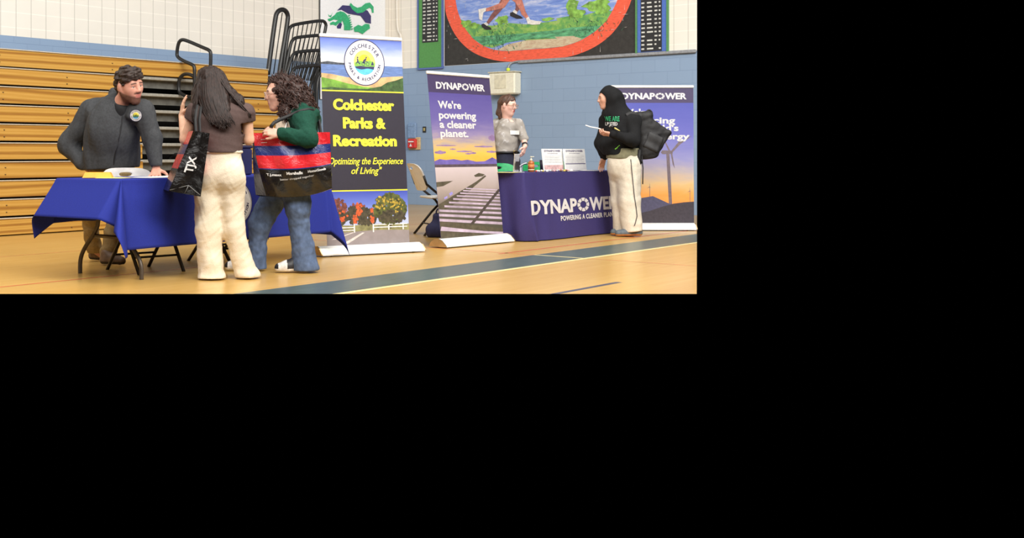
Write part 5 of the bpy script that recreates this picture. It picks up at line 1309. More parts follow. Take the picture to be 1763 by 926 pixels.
    wm = mat('sneaker_white', (222, 218, 212), .5); so = mat('sole_white', (214, 210, 202), .6)
    for hx, tx, d in ((366, 356, 0), (426, 424, .06)):
        a = p(hx, 480, d); b = p(tx, 480, d) + [0, .2, 0]; shoe(t, off, a - [0, .05, 0], b, .1, wm, so)
    # long hair: a smooth mass under combed strands
    H = Solid(*bounds([h.c, p(378, 215, -.1), p(434, 205, 0), p(329, 215, 0)], .16), .006)
    H.ell(h.g(0, -.08, .13), np.array([.36, .44, .41]) * h.s, h.axes); H.cap(p(362, 138, .10), p(365, 172, .03), .112, .118, .05, flat=bk, fac=1.15); H.cap(p(365, 165, .03), p(374, 192, -.045), .115, .098, .06, flat=(0, -1, .35), fac=1.8); H.cap(p(374, 192, -.045), p(382, 214, -.085), .095, .055, .05, flat=(0, -1, .2), fac=2.4)
    H.cap(p(382, 150, .1), p(408, 174, .03), .065, .045, .06); H.cap(p(408, 174, .03), p(431, 199, .0), .042, .006, .04); H.cap(p(343, 160, .1), p(334, 200, .0), .06, .028, .05)
    H.ell(h.g(0, .48, -.12), np.array([.40, .36, .46]) * h.s, h.axes, .02, 'sub')
    H.folds(.0035, 55, 31, (1.5, 1.2, .10)); H.folds(.002, 120, 32, (1.5, 1.2, .08))
    solid_part('hair', H, hm, t, off)
    r = random.Random(4); m = MB()
    for k in range(260):
        a = r.uniform(-1, 1); j = lambda s: r.uniform(-s, s)
        def on(x, y, o=.004):
            q = min((hit(G, x, y, 8.3, 9.3, o) for G in (H, K)), key=lambda v: v[1] if abs(v[1] + o - 8.8) > 1e-6 else 99)
            return q
        if a < -.62: pts = [on(360 + 6 * a, 117), on(360 + 27 * a, 140), on(338 + j(3), 168), on(334 + j(4), 190), on(333 + j(4), 206, .006), on(334 + j(5), 214 + j(8), .008)]
        elif a < .60: pts = [on(364 + 10 * a, 116), on(362 + 28 * a, 138), on(363 + 36 * a, 162), on(367 + 36 * a, 182), on(376 + 34 * a + j(3), 200, .008), p(382 + 30 * a + j(7), 210 + 16 * (1 - abs(a - .1)) * r.random(), -.150 + j(.008))]
        else: pts = [on(366 + 8 * a, 118), on(363 + 26 * a, 138), on(391 + 8 * (a - .6), 156), on(408 + 8 * (a - .6) + j(3), 174), on(421 + j(3), 188, .006), on(431 + j(2.5), 200 + j(3), .006)]
        m.tube(pts, [.003, .0045, .0045, .0045, .004, .0015], 5, smoothpath=2)
    part('hair_strands', m, hm, t, off=off)
person_b()

# ---------------------------------------------------------------- curly-haired woman in the green hoodie
def person_c():
    Y0 = 9.2; p = lambda x, y, d=0: P(x, y, Y0 + d)
    off = p(490, 468, 0); off[2] = 0
    t = thing('person', 'person with curly dark hair and glasses in a green hoodie and flared jeans', 'person', off)
    sk = skin('skin_rosy', (222, 172, 150)); hm = mat('hair_curly', (54, 34, 28), .5, var=.4, scale=50, bump=.3)
    h = Head(p(481, 161, .0), (-.97, -.14, -.12), (-.12, 0, 1), .255); nb = p(503, 198, .0)
    J = dict(pel=p(503, 318), hl=p(480, 325, .08), hr=p(511, 325, -.08), kl=p(447, 386, .06), kr=p(514, 386, -.06), al=p(440, 456, .06), ar=p(524, 456, -.06), sl=p(506, 208, .17), sr=p(524, 208, -.15), el=p(500, 250, .22), er=p(531, 239, -.36), wl=p(468, 246, .12), wr=p(482, 231, -.37))
    lo, hi = bounds(list(J.values()) + [h.g(0, 0, .6), p(470, 470, 0), p(455, 220, -.3)], .15); lo[2] = -.01
    S = Solid(lo, hi, .006); head(S, h, 1.0, nb, .055); fw = (-1, -.1, 0)
    S.cap(J['pel'], p(512, 225, 0), .13, .13, .05); S.cap(J['sl'], J['sr'], .06, .06, .05)
    for a, b, c in (('sl', 'el', 'wl'), ('sr', 'er', 'wr')): S.cap(J[a], J[b], .05, .043, .03); S.cap(J[b], J[c], .043, .028, .02)
    for a, b, c in (('hl', 'kl', 'al'), ('hr', 'kr', 'ar')): S.cap(J[a], J[b], .085, .055, .04); S.cap(J[b], J[c], .052, .036, .03)
    S.cap(J['al'], p(415, 462, .06), .034, .03, .02); S.cap(J['ar'], p(495, 462, -.06), .034, .03, .02)
    hand(S, J['wr'] + [-.005, 0, 0], (-1, -.12, .32), (0, .9, -.4), 1, 1.0, (.55, .75, .5), .05, (.8, .55, .35))
    hand(S, J['wl'], (-1, -.3, .3), (0, -1, 0), -1, .95, (.5, .6, .5))
    solid_part('body', S, sk, t, off, attrs=masks(h))
    eyes(h, t, off, m_iris); glasses(h, t, off, mat('glasses_clear', (206, 178, 160), .3))
    # hoodie
    gm = mat('hoodie_green', (26, 66, 52), .9, var=.10, scale=70, bump=.15, spec=.15)
    K = Solid(*bounds([J[k] for k in ('pel', 'sl', 'sr', 'el', 'er', 'wr')] + [p(545, 190, 0)], .2), .007)
    K.cap(p(508, 305), p(514, 250), .165, .165, .05); K.cap(p(514, 250), p(515, 220), .165, .15, .05); K.cap(J['sl'], J['sr'], .085, .085, .07); K.cap(p(505, 200, .08), p(512, 198, -.08), .06, .06, .05)
    K.cap(J['sr'], J['er'], .088, .074, .05); K.cap(J['er'], J['wr'] + [.02, 0, 0], .070, .050, .03); K.cap(J['sl'], J['el'], .08, .07, .05); K.cap(J['el'], J['wl'], .066, .05, .03)
    for a, b in ((p(500, 197, -.1), p(520, 188, -.12)), (p(520, 188, -.12), p(540, 197, -.06)), (p(540, 197, -.06), p(544, 206, .04)), (p(544, 206, .04), p(520, 192, .12))): K.cap(a, b, .035, .042, .04)
    K.cap(p(478, 196, -.02), p(486, 236, -.03), .07, .075, .02, 'sub')
    K.folds(.0035, 17, 41); K.folds(.0025, 42, 42); K.folds(.001, 90, 43); K.cut(p(505, 300), (0, 0, -1), .01)
    go = solid_part('hoodie', K, gm, t, off)
    m = MB(); ribbon(m, [hit(K, x, y, 8.7, 9.4, .004) for x, y in ((511, 181), (505, 186), (499, 193), (494, 202))], .007); part('piping', m, mat('piping_white', (206, 208, 204), .7), go, off=off)
    m = MB(); m.tube([hit(K, x, y, 8.7, 9.4, .004) for x, y in ((497, 200), (494, 210), (491, 220))], .003, 6); part('drawstring', m, MATS['piping_white'], go, off=off)
    T = Solid(*bounds([p(495, 215), p(500, 280)], .22), .007); T.cap(p(505, 290), p(503, 225), .15, .14, .05); T.cap(p(497, 210, 0), p(503, 198, 0), .095, .075, .04); T.folds(.003, 25, 44); T.cut(h.g(0, -.02, -.70), h.u, .01)
    solid_part('tee_shirt', T, mat('tee_cream', (216, 200, 178), .85), t, off)
    # jeans
    jm = mat('denim', (84, 99, 126), .85, var=.16, scale=22, bump=.12, spec=.2, stretch=(1, 1, .6))
    Q = Solid(*bounds([J['pel'], J['kl'], J['kr'], p(440, 466, .06), p(526, 468, -.06)], .2), .007)
    Q.ell(p(503, 310), (.165, .175, .14), None, .05); Q.cap(p(481, 322, .08), J['kl'], .118, .094, .05); Q.cap(J['kl'], p(442, 425, .06), .092, .076, .03); Q.cap(p(442, 425, .06), p(442, 462, .06), .076, .082, .03)
    Q.cap(p(507, 325, -.07), p(513, 355, -.07), .128, .10, .05); Q.cap(p(513, 355, -.07), p(515, 385, -.06), .10, .08, .04); Q.cap(p(515, 385, -.06), p(521, 425, -.06), .08, .088, .03); Q.cap(p(521, 425, -.06), p(526, 462, -.06), .086, .112, .03)
    Q.folds(.003, 16, 51, (.4, .4, 2.2)); Q.folds(.002, 42, 52, (.6, .6, 1.5)); Q.folds(.001, 90, 53); Q.cut((0, 0, .018), (0, 0, -1), .006)
    solid_part('jeans', Q, jm, t, off)
    bk = mat('sneaker_black', (40, 38, 40), .45); so = mat('sneaker_sole', (226, 220, 212), .6); wp = mat('sneaker_panel', (222, 216, 210), .5)
    shoe(t, off, p(524, 470, -.06), p(471, 470, -.10), .1, bk, so, extra=wp); shoe(t, off, p(436, 468, .06), p(385, 468, .04), .1, bk, so, extra=wp)
    # hair: rounded mass with curls laid over it
    H = Solid(*bounds([h.c, p(535, 200), p(485, 210)], .22), .006)
    H.ell(h.g(0, -.12, .15), np.array([.40, .44, .40]) * h.s, h.axes); H.ell(p(508, 168), (.125, .15, .145), None, .06); H.ell(p(518, 188), (.11, .15, .11), None, .06); H.ell(p(494, 194, 0), (.068, .16, .085), None, .05); H.ell(p(530, 200, 0), (.06, .13, .06), None, .05)
    H.ell(h.g(0, .44, -.16), np.array([.36, .36, .52]) * h.s, h.axes, .02, 'sub'); H.ell(h.g(.0, .16, -.5), np.array([.22, .2, .3]) * h.s, h.axes, .02, 'sub'); H.folds(.008, 45, 61); H.folds(.004, 90, 62)
    solid_part('hair', H, hm, t, off)
    V, _ = H.mesh(); r = random.Random(8); m = MB(); cen = p(508, 172)
    for k in range(900):
        v = V[r.randrange(len(V))]
        a, b, c = [float(q) for q in h.loc(v)]
        if b > .12 and c < .30: continue
        o_ = unit(v - cen); ax = unit(np.array([.25, 0, -1]) + np.array([r.gauss(0, .3), r.gauss(0, .3), 0]) + o_ * .25); ax = unit(ax - o_ * max(0, -ax.dot(o_)) * .5); e1 = unit(np.cross(ax, o_)); R = r.uniform(.005, .009); L = r.uniform(.06, .12); n = 16; ph = r.random() * 6
        m.tube([v + o_ * .003 + ax * (L * q / n - L * .4) + R * (math.cos(q * .85 + ph) * e1 + .6 * math.sin(q * .85 + ph) * o_) for q in range(n)], [.0012 + .0026 * math.sin(math.pi * q / (n - 1)) for q in range(n)], 5)
    part('hair_curls', m, hm, t, off=off)
    return K
Kc = person_c()

# ---------------------------------------------------------------- woman in grey behind the purple table
def person_d():
    Y0 = 13.75; p = lambda x, y, d=0: P(x, y, Y0 + d)
    off = p(874, 400, 0); off[2] = 0
    t = thing('person', 'person in glasses and a grey shirt with name tag, standing behind the purple table', 'person', off)
    sk = skin('skin_pale', (226, 180, 164), (188, 72, 70), (120, 90, 74)); hm = mat('hair_brown', (78, 56, 46), .5, var=.3, scale=50, bump=.2, stretch=(1, 1, .5))
    h = Head(p(875, 181, -.04), (.80, -.56, -.16), (.05, -.05, 1), .232); nb = p(873, 205, .0)
    fz = lambda x, z, d=0: np.array([P(x, 262, Y0 + d)[0], Y0 + d, z])
    J = dict(pel=p(873, 275), hl=fz(866, .86), hr=fz(882, .86), kl=fz(866, .46), kr=fz(882, .46), al=fz(866, .09), ar=fz(882, .09), sl=p(856, 214, .10), sr=p(892, 214, -.06), el=p(847, 245, .12), er=p(902, 239, -.10), wl=p(853, 268, .0), wr=p(904, 252, -.20))
    lo, hi = bounds(list(J.values()) + [h.g(0, 0, .6)], .15); lo[2] = -.01
    S = Solid(lo, hi, .006); head(S, h, .95, nb, .052); fw = (.6, -.8, 0)
    S.cap(J['pel'], p(875, 225), .12, .11, .05, flat=fw, fac=1.3); S.cap(J['sl'], J['sr'], .05, .05, .05)
    for a, b, c in (('sl', 'el', 'wl'), ('sr', 'er', 'wr')): S.cap(J[a], J[b], .047, .04, .03); S.cap(J[b], J[c], .04, .027, .02)
    for a, b, c in (('hl', 'kl', 'al'), ('hr', 'kr', 'ar')): S.cap(J[a], J[b], .08, .055, .04); S.cap(J[b], J[c], .052, .036, .03)
    for a in ('al', 'ar'): S.cap(J[a] + [0, .02, -.04], J[a] + [.06, -.12, -.06], .035, .03, .02)
    hand(S, J['wr'], (-.35, -.2, -1), (-.8, .5, 0), -1, .98, (.25, .4, .3), .08); hand(S, J['wl'], (.1, 0, -1), (1, 0, 0), 1, .95)
    solid_part('body', S, sk, t, off, attrs=masks(h))
    eyes(h, t, off, m_iris); glasses(h, t, off, mat('glasses_gold', (176, 140, 110), .3, .3))
    # shirt
    tq = NT('shirt_grey'); v = tq.coord((1, 1, 1)); tq.l(tq.ramp(tq.noise(v, 16, 3, .5, .8), [(.60, (156, 149, 141)), (.66, (182, 177, 174))]), tq.b.inputs['Base Color']); tq.b.inputs['Roughness'].default_value = .85; gm = tq.m
    K = Solid(*bounds([J[k] for k in ('pel', 'sl', 'sr', 'el', 'er')], .18), .007)
    K.cap(p(872, 264), p(874, 240), .155, .16, .05, flat=fw, fac=1.35); K.cap(p(874, 240), p(875, 222), .16, .15, .05, flat=fw, fac=1.3); K.cap(J['sl'], J['sr'], .063, .063, .06)
    for a, b in (('sl', 'el'), ('sr', 'er')): K.cap(J[a], J[b], .062, .055, .04)
    K.cap(p(868, 209, .04), p(884, 210, -.06), .045, .045, .04); K.cap(p(882, 205, -.1), p(885, 218, -.2), .045, .03, .02, 'sub')
    K.folds(.003, 20, 71); K.folds(.0025, 42, 72); K.folds(.001, 90, 73); K.cut(p(873, 263), (0, 0, -1), .01)
    ko = solid_part('shirt', K, gm, t, off)
    m = MB(); c = [hit(K, x, y, 13.1, 14.0, .01) for x, y in ((878.5, 224.5), (894, 224.5), (894, 231.5), (878.5, 231.5))]; m.add(c + [q + np.array([0, .004, 0]) for q in c], [(0, 1, 2, 3), (7, 6, 5, 4), (0, 4, 5, 1), (1, 5, 6, 2), (2, 6, 7, 3), (3, 7, 4, 0)]); part('name_tag', m, mat('tag_white', (236, 232, 226), .5), ko, 'white name tag', off=off)
    # trousers, belt, watch
    nm = mat('trousers_navy', (34, 36, 54), .8, var=.1)
    Q = Solid(*bounds([J[k] for k in ('pel', 'hl', 'hr', 'al', 'ar')], .15), .008)
    Q.cap(p(873, 266), p(873, 285), .148, .155, .05, flat=fw, fac=1.3)
    for a, b, c in (('hl', 'kl', 'al'), ('hr', 'kr', 'ar')): Q.cap(J[a], J[b], .10, .075, .04); Q.cap(J[b], J[c], .072, .06, .03)
    Q.folds(.003, 20, 74); Q.cut((0, 0, .05), (0, 0, -1), .01); Q.cut(p(873, 260), (0, 0, 1), .004); qo = solid_part('trousers', Q, nm, t, off)
    fwv = unit(fw); ltv = unit((.8, .6, 0)); c = p(873, 262.5)
    m = MB(); m.tube([c + ltv * .152 * math.cos(k * .157) + fwv * .122 * math.sin(k * .157) for k in range(40)], .016, 8, closed=True); bo = part('belt', m, mat('belt_black', (26, 24, 24), .4), t, off=off)
    m = MB(); q = c + fwv * .136; m.tube([q + ltv * a + np.array([0, 0, b]) for a, b in ((-.022, -.018), (.022, -.018), (.022, .018), (-.022, .018))], .005, 6, closed=True); part('buckle', m, mat('buckle_gold', (206, 176, 104), .25, .8), bo, off=off)
    m = MB(); a = J['wr'] + (J['er'] - J['wr']) * .22; d = unit(J['er'] - J['wr']); m.tube([a - d * .014, a + d * .014], .034, 14); m.obox(a + np.array([.03, -.01, 0]), (0, .3, 1), (1, 0, 0), (0, 1, 0), .018, .008, .016); part('watch', m, mat('watch_black', (30, 30, 32), .4), t, off=off)
    for a in ('al', 'ar'): shoe(t, off, J[a] + [-.03, .06, 0], J[a] + [.09, -.16, 0], .1, mat('shoe_black', (36, 34, 34), .5), mat('sole_black', (26, 26, 26), .6))
    H = Solid(*bounds([h.c], .3), .0055)
    H.ell(h.g(0, -.08, .16), np.array([.355, .45, .395]) * h.s, h.axes); H.cap(h.g(0, -.40, .0), h.g(.05, -.42, -.45), .20 * h.s, .16 * h.s, .04); H.cap(h.g(.05, -.42, -.45), h.g(.05, -.36, -.72), .16 * h.s, .10 * h.s, .03)
    H.ell(h.g(0, .50, -.10), np.array([.42, .42, .48]) * h.s, h.axes, .015, 'sub'); H.ell(h.g(0, .14, -.42), np.array([.42, .30, .42]) * h.s, h.axes, .015, 'sub'); H.folds(.004, 60, 75, (1, 1, .3))
    solid_part('hair', H, hm, t, off)
person_d()

# ---------------------------------------------------------------- youth in the black hoodie
def person_e():
    Y0 = 13.1; p = lambda x, y, d=0: P(x, y, Y0 + d)
    off = p(1078, 406, 0); off[2] = 0
    t = thing('person', 'person in a black hooded sweatshirt and cream track pants, one hand on the purple table', 'person', off)
    sk = skin('skin_warm', (208, 156, 132))
    h = Head(p(1045, 169, 0), (-.99, .02, -.10), (-.05, 0, 1), .232); nb = p(1058, 196, 0)
    J = dict(pel=p(1074, 272), hl=p(1066, 280, .09), hr=p(1082, 280, -.09), kl=p(1068, 335, .09), kr=p(1084, 335, -.09), al=p(1070, 390, .09), ar=p(1086, 392, -.09), sl=p(1046, 208, .14), sr=p(1090, 208, -.14), el=p(1034, 246, .17), er=p(1092, 243, -.22), wl=p(1040, 272, .20), wr=p(1053, 231, -.34))
    lo, hi = bounds(list(J.values()) + [h.g(0, 0, .6), p(1030, 296, .25), p(1078, 408, 0)], .15); lo[2] = -.01
    S = Solid(lo, hi, .006); head(S, h, 1.0, nb, .054); fw = (-.8, -.6, 0)
    S.cap(J['pel'], p(1070, 215), .12, .125, .05); S.cap(J['sl'], J['sr'], .058, .058, .05)
    for a, b, c in (('sl', 'el', 'wl'), ('sr', 'er', 'wr')): S.cap(J[a], J[b], .05, .042, .03); S.cap(J[b], J[c], .042, .028, .02)
    for a, b, c in (('hl', 'kl', 'al'), ('hr', 'kr', 'ar')): S.cap(J[a], J[b], .085, .056, .04); S.cap(J[b], J[c], .054, .038, .03)
    for a in ('al', 'ar'): S.cap(J[a] + [0, 0, -.03], J[a] + [-.08, 0, -.06], .032, .026, .02)
    hand(S, J['wr'], (-1, -.05, .10), (0, .5, .85), 1, 1.0, (.35, .75, .6), .06, (.75, .5, .45))
    hand(S, J['wl'] + [0, 0, 0], (-.30, .05, -1), (.4, -.6, 0), 1, 1.02, (.1, .2, .15), .25, (.7, .6, .3))
    solid_part('body', S, sk, t, off, attrs=masks(h))
    eyes(h, t, off, m_iris)
    bm = mat('hoodie_black', (30, 30, 31), .9, var=.10, scale=80, bump=.12, spec=.15)
    K = Solid(*bounds([J[k] for k in ('pel', 'sl', 'sr', 'el', 'er', 'wr', 'wl')] + [p(1055, 150)], .2), .007)
    K.cap(p(1066, 256), p(1070, 225), .19, .19, .05, flat=(.6, -.8, 0), fac=1.1); K.cap(p(1070, 225), p(1070, 208), .185, .15, .06); K.cap(J['sl'], J['sr'], .085, .085, .07); K.ell(p(1048, 248, .02), (.125, .16, .11), None, .06)
    K.cap(J['sl'], J['el'], .08, .068, .04); K.cap(J['el'], J['wl'] + [0, 0, .02], .064, .050, .03); K.cap(J['sr'], J['er'], .085, .074, .05); K.cap(J['er'], J['wr'] + [.02, 0, 0], .070, .050, .03)
    # hood
    K.ell(h.g(0, -.12, .10), np.array([.50, .50, .50]) * h.s, h.axes, .04); K.cap(p(1056, 172), p(1066, 200), .125, .13, .06); K.cap(p(1050, 196, 0), p(1062, 204, 0), .10, .12, .05)
    K.cap(h.g(0, .20, -.05), h.g(0, .75, -.10), .30 * h.s, .40 * h.s, .02, 'sub'); K.cap(h.g(0, .3, -.35), h.g(0, .75, -.4), .22 * h.s, .3 * h.s, .02, 'sub')
    K.folds(.005, 17, 81); K.folds(.002, 45, 82); K.cut(p(1066, 267), (0, 0, -1), .015)
    # keep the hanging sleeve below the hem
    K.cap(p(1034, 246, .17), J['wl'] + [0, 0, .02], .064, .048, .02)
    ko = solid_part('hoodie', K, bm, t, off)
    def onK(x0, y0, sx, sy): return lambda a, b: hit(K, x0 + a * sx, y0 - b * sy, 12.5, 13.4, .006)
    m = MB(); letters(m, 'WE ARE', 0, 1, 0, 1, fn=onK(1040.5, 208.5, 26, 8), bold=.03); part('lettering', m, mat('print_green', (44, 150, 100), .6), ko, off=off)
    m = MB(); letters(m, 'UNITED', 0, 1, 0, 1, fn=onK(1042, 216, 21, 5.5), bold=.03); part('lettering', m, mat('print_pale', (206, 204, 200), .6), ko, off=off)
    m = MB(); ribbon(m, [hit(K, x, y, 12.5, 13.4, .004) for x, y in ((1059, 257), (1063, 254), (1067, 250))], .012); part('green_mark', m, mat('mark_green', (120, 200, 60), .5), ko, off=off)
    T = Solid(*bounds([p(1072, 264)], .35), .008); T.cap(p(1073, 262), p(1073, 268), .203, .203, .03, flat=(.6, -.8, 0), fac=1.1); T.folds(.003, 25, 84); T.cut(p(1073, 273), (0, 0, -1), .01); T.cut(p(1073, 255), (0, 0, 1), .01)
    solid_part('shirt_hem', T, mat('shirt_olive', (122, 118, 92), .85), t, off)
    pm = mat('track_pants_cream', (214, 204, 186), .8, var=.04, scale=60, bump=.1, spec=.2)
    Q = Solid(*bounds([J['pel'], J['kl'], J['kr'], J['al'], J['ar']], .22), .007)
    Q.cap(p(1073, 268), p(1073, 285), .185, .19, .05, flat=(.6, -.8, 0), fac=1.1)
    Q.cap(p(1066, 285, .08), p(1069, 345, .08), .135, .115, .05); Q.cap(p(1069, 345, .08), p(1074, 395, .08), .115, .115, .03); Q.cap(p(1083, 285, -.08), p(1084, 345, -.08), .135, .125, .05); Q.cap(p(1084, 345, -.08), p(1088, 394, -.08), .125, .118, .03)
    Q.folds(.002, 14, 91, (.8, .8, 1.2)); Q.folds(.0014, 40, 92); Q.folds(.003, 24, 93, (1.5, 1.5, .25)); Q.cut(p(1080, 398), (0.12, 0, -1), .01); Q.cut(p(1073, 262), (0, 0, 1), .01)
    qo = solid_part('track_pants', Q, pm, t, off)
    m = MB(); ribbon(m, [hit(Q, x, y, 12.5, 13.4, .013) for x, y in ((1086, 274), (1087.5, 290), (1089, 305), (1090.5, 320), (1092.5, 340), (1095.5, 358), (1097, 372), (1094, 384), (1092, 389))], .008); part('side_stripe', m, mat('stripe_dark', (52, 50, 56), .6), qo, off=off)
    um = mat('shoe_slate', (84, 92, 98), .6, var=.12); so = mat('sole_orange', (176, 112, 58), .5, var=.1)
    shoe(t, off, p(1105, 406, -.09), p(1058, 406, -.13), .1, um, so); shoe(t, off, p(1090, 403, .10), p(1050, 403, .04), .1, um, so)
    # what the near hand holds
    a, b = p(1047, 214.5, -.36), p(1062, 222.5, -.40); m = MB(); d = unit(b - a)
    tg = thing('marker_pen', 'black marker with yellow tip held by the person in the black hoodie', 'marker', a)
    m.tube([a, a + (b - a) * .7], .017, 10); part('barrel', m, mat('marker_black', (28, 28, 30), .3), tg, off=a)
    m = MB(); m.tube([a + (b - a) * .72, b + (b - a) * .35], [.010, .003], 8); part('tip', m, mat('marker_yellow', (216, 196, 120), .5), tg, off=a)
    m = MB(); m.tube([a + (b - a) * .2, a + (b - a) * .3], .0178, 10); part('ring', m, mat('marker_grey', (176, 176, 170), .4), tg, off=a)
    m = MB(); q = p(1034, 223, -.34); ribbon(m, [p(1034, 222, -.34), p(1026, 220, -.35), p(1017, 218.5, -.36), p(1008, 215.5, -.36)], .012); m.v = [tuple(np.array(v) - q) for v in m.v]
    solo('paper_strip', m, m_pap, 'thin pale paper strip held out in the hand of the person in the black hoodie', 'paper', q)
    # backpack
    bo = p(1108, 272, .05); bp = thing('backpack', 'black backpack worn by the person in the black hoodie', 'backpack', bo)
    nm = mat('backpack_black', (34, 33, 34), .65, var=.15, scale=40, bump=.15)
    B = Solid(*bounds([p(1098, 200, .05), p(1145, 262, .05)], .2), .007); rot = lambda dg: [(math.cos(dg), 0, -math.sin(dg)), (0, 1, 0), (math.sin(dg), 0, math.cos(dg))]
    B.box(p(1108, 232, .05), (.10, .17, .27), rot(-.12), .06, .04); B.box(p(1124, 239, .05), (.125, .15, .17), rot(.55), .04, .05); B.box(p(1110, 262, .05), (.12, .15, .07), rot(0), .05, .05)
    B.folds(.0035, 20, 95); B.folds(.0022, 50, 96); B.cap(p(1070, 215, 0), p(1070, 260, 0), .19, .19, .02, 'sub')
    solid_part('body', B, nm, bp, bo)
    C = Solid(*bounds([p(1128, 240, -.05)], .2), .007); C.box(p(1123, 245, -.07), (.10, .07, .10), rot(.4), .03); C.folds(.004, 25, 97); solid_part('pocket', C, mat('pocket_black', (42, 41, 42), .6), bp, bo)
    m = MB(); ribbon(m, [hit(K, x, y, 12.5, 13.4, .012) for x, y in ((1079, 199), (1084, 196), (1090, 195), (1096, 198))] + [p(1104, 206, -.10)], .05, .012); part('shoulder_strap', m, nm, bp, off=bo)
    m = MB(); m.tube([p(1101, 258, -.12), p(1100, 270, -.14), p(1103, 282, -.14)], .02, 8); m.tube([p(1105, 268, -.12), p(1107, 290, -.13), p(1106.5, 317, -.13)], .012, 8, flat=.5); part('hanging_strap', m, nm, bp, off=bo)
    m = MB(); m.tube([p(1112, 193, .05), p(1118, 188, .05), p(1124, 195, .05), p(1120, 204, .05)], .01, 8, smoothpath=2); part('top_handle', m, nm, bp, off=bo)
person_e()

# ================================================================ shopping bags
def plastic(name, c):
    t = NT(name); v = t.coord((1, 1, 1)); n = t.noise(v, 9, 5, .65, 1.2); t.b.inputs['Base Color'].default_value = lin(c); t.b.inputs['Roughness'].default_value = .22; t.b.inputs['Specular IOR Level'].default_value = .45
    t.b.inputs['Coat Weight'].default_value = .3; t.b.inputs['Coat Roughness'].default_value = .08; t.bump(n, .55, .03); return t.m
m_bk = plastic('bag_black', (26, 23, 22)); m_red = plastic('bag_red', (216, 42, 50)); m_bl = plastic('bag_blue', (40, 52, 116)); m_tx = mat('bag_print', (220, 216, 212), .5)
# large striped bag on the arm of the woman in green
def bagc(u, v, d=0.0):
    L = 436.5 + 22 * v ** 1.6; R = 568 + 3.5 * v; top = 229 - 1.5 * u; bot = 337 - 13 * u ** 3 + 3 * math.sin(u * 3.14)
    Y = 8.90 + .012 * math.sin(9 * u + 3 * v) * v + .010 * math.sin(17 * u - 5 * v) - .05 * math.sin(math.pi * min(v, 1)) * math.sin(math.pi * u) + .05 * v ** 6
    return P(L + (R - L) * u, top + (bot - top) * v, Y + d)
bo = bagc(.5, 1); bo[1] += .1
bc = thing('shopping_bag', 'large glossy shopping bag with red and blue stripes, held by the person in green', 'bag', bo)
m = MB()
def stripe(u, v): return 1 if v < .205 else 2 if v < .355 else 1 if v < .555 else 2 if v < .572 else 0
m.surf(lambda u, v: bagc(u, v), 40, 60, mif=stripe, flip=True)
def bagc_back(u, v): q = bagc(u, v); w = .03 + .17 * min(1, v * 1.3); return q + np.array([-.10 * (1 - u) * v, w, .0])
m.surf(bagc_back, 40, 60, mif=stripe)
for u, fl_ in ((0, False), (1, True)):
    def g(s_, v, u=u):
        a, b = bagc(u, v), bagc_back(u, v); return a + (b - a) * s_ + np.array([(.03 if u == 0 else -.03) * math.sin(math.pi * s_) * (1 - v), 0, 0])
    m.surf(g, 6, 60, mi=0, flip=fl_)
m.surf(lambda u, s_: bagc(u, 1) + (bagc_back(u, 1) - bagc(u, 1)) * s_ + np.array([0, 0, -.008 * math.sin(math.pi * s_)]), 40, 6, mi=0, flip=True)
bb = part('bag_body', m, [m_bk, m_red, m_bl], bc, off=bo)
def onb(a, b): return bagc(a, b, -.006)
m = MB()
for tx, u0, u1, v, cap in (('T.J.maxx', .09, .30, .675, .036), ('Marshalls', .375, .60, .655, .042), ('HomeGoods', .675, .925, .645, .038)): letters(m, tx, u0, u1, -v, cap, fn=lambda a, z: onb(a, -z), bold=.02, fat=.03)
letters(m, 'better shopped together', .27, .755, -.745, .030, fn=lambda a, z: onb(a, -z + .07 * (.27 - a)), bold=.0)
for k in range(2): 
    q = [(.09, .10 + .05 * k), (.17, .095 + .05 * k), (.17, .104 + .05 * k), (.09, .109 + .05 * k)]; m.add([onb(*z) for z in q], [(0, 1, 2, 3)])
part('lettering', m, m_tx, bb, off=bo)
m = MB(); st_ = [P(466, 229, 8.87), P(467, 217, 8.80), P(472, 211, 8.82), P(484, 205, 8.90)] + [hit(Kc, x, y, 8.6, 9.4, .010) for x, y in ((503, 197), (512, 193), (522, 190), (532, 188.5), (538, 190))] + [P(548, 202, 9.2), P(552, 228, 9.05)]
ribbon(m, st_, .028, .006); part('strap', m, mat('strap_black', (30, 28, 28), .6), bc, off=bo)
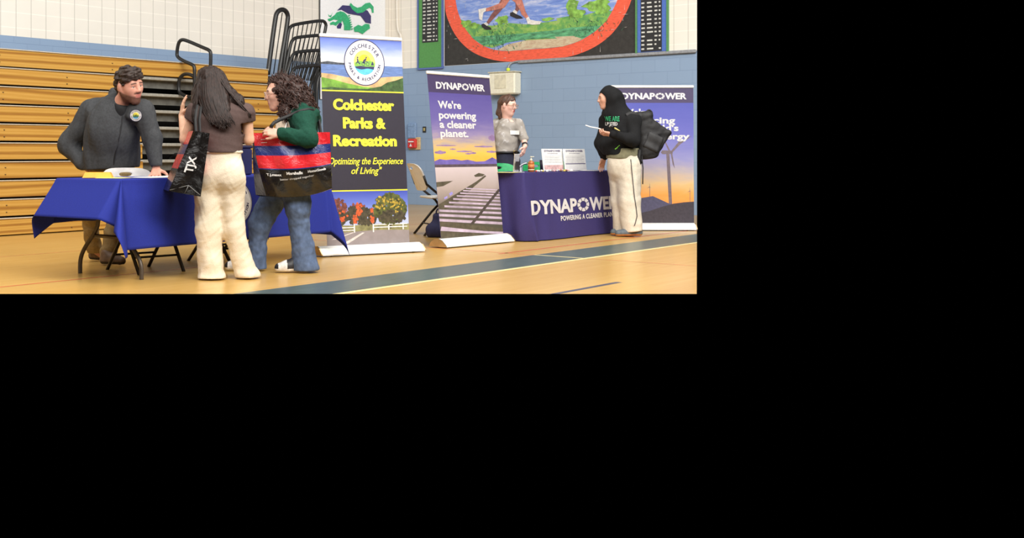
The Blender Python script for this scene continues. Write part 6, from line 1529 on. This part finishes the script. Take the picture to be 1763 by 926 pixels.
# smaller bag on the left arm of the long-haired woman
def bagb(u, v, s_):
    px = (332.5 + (290 - 332.5) * v ** 1.05) * (1 - u) + (361 + (345.5 - 361) * v) * u; py = (225 + (329 - 225) * v) * (1 - u) + (229.5 + (338.5 - 229.5) * v) * u
    q = P(px, py, 8.38 + .012 * math.sin(4 * v + 7 * u)); return q + np.array([-.125 * s_, .50 * s_, -.0 * s_]) 
bo2 = bagb(.5, 1, .5); b2g = thing('shopping_bag', 'narrow end of a black shopping bag hanging from the arm of the long-haired woman', 'bag', bo2)
def stripe2(a, v): return 1 if v < .215 else 2 if v < .385 else 1 if v < .63 else 0
m = MB(); n_ = 5
m.surf(lambda u, v: bagb(u, v, 0) + np.array([0, .035 * (1 - abs(2 * u - 1)) * (1 - .8 * v), 0]), 13, 30, mif=lambda u, v: 1 if v < .012 else 0, flip=True)
m.surf(lambda u, v: bagb(0, v, u), 14, 60, mif=stripe2); m.surf(lambda u, v: bagb(1, v, u), 14, 60, mif=stripe2, flip=True); m.surf(lambda u, v: bagb(u, v, 1), 10, 40, mi=0)
m.surf(lambda u, v: bagb(u, 1, v), 10, 10, mi=0, flip=True)
bb2 = part('bag_body', m, [m_bk, m_red, m_bl], b2g, off=bo2)
def onb2(u, v): q = bagb(u, v, 0) + np.array([0, .035 * (1 - abs(2 * u - 1)) * (1 - .8 * v), 0]); return q + np.array([0, -.005, 0])
m = MB(); letters(m, 'TJX', 0, 1, 0, 1, fn=lambda a, b: onb2(.56 - .30 * b, .665 - .265 * a), bold=.03); part('lettering', m, m_tx, bb2, off=bo2)
m = MB(); fl_ = [onb2(.03, .98), onb2(.55, .86), onb2(.97, .975)]
m.tube(fl_, .003, 5); m.tube([onb2(.55, .86), onb2(.5, .99)], .0025, 5); part('fold_crease', m, mat('crease_grey', (120, 118, 116), .3), bb2, off=bo2)
for a, b, c in ((334, 338, 8.42), (341, 345, 8.48), (330, 334, 8.76)):
    m = MB(); ribbon(m, [P(a + 3, 226, c), P(a + 2, 205, c + .02), P(b, 190, c + .06), P(b + 2, 180, c + .13)], .022, .004)
    part('handle', m, mat('strap_black', (30, 28, 28), .6), b2g, off=bo2)
# ---- dark tote slumped on the floor behind the purple banner
q = P(750, 408, 12.95); q[2] = 0; tb = thing('tote_bag', 'dark navy tote bag on the floor between the white chair and the purple banner', 'bag', q)
S = Solid(*bounds([q, q + np.array([0, 0, .25])], .2), .008); S.box(q + np.array([.02, 0, .07]), (.13, .10, .08), None, .05); S.box(q + np.array([.05, 0, .17]), (.085, .06, .11), None, .04, .08); S.folds(.006, 20, 5); S.cut((0, 0, .003), (0, 0, -1))
solid_part('body', S, mat('tote_navy', (42, 42, 74), .8), tb, q)
m = MB(); m.tube([q + np.array([.0, -.03, .24]), q + np.array([.01, -.04, .33]), q + np.array([.09, -.04, .33]), q + np.array([.10, -.03, .24])], .009, 8, smoothpath=2); part('handle', m, MATS['tote_navy'], tb, off=q)
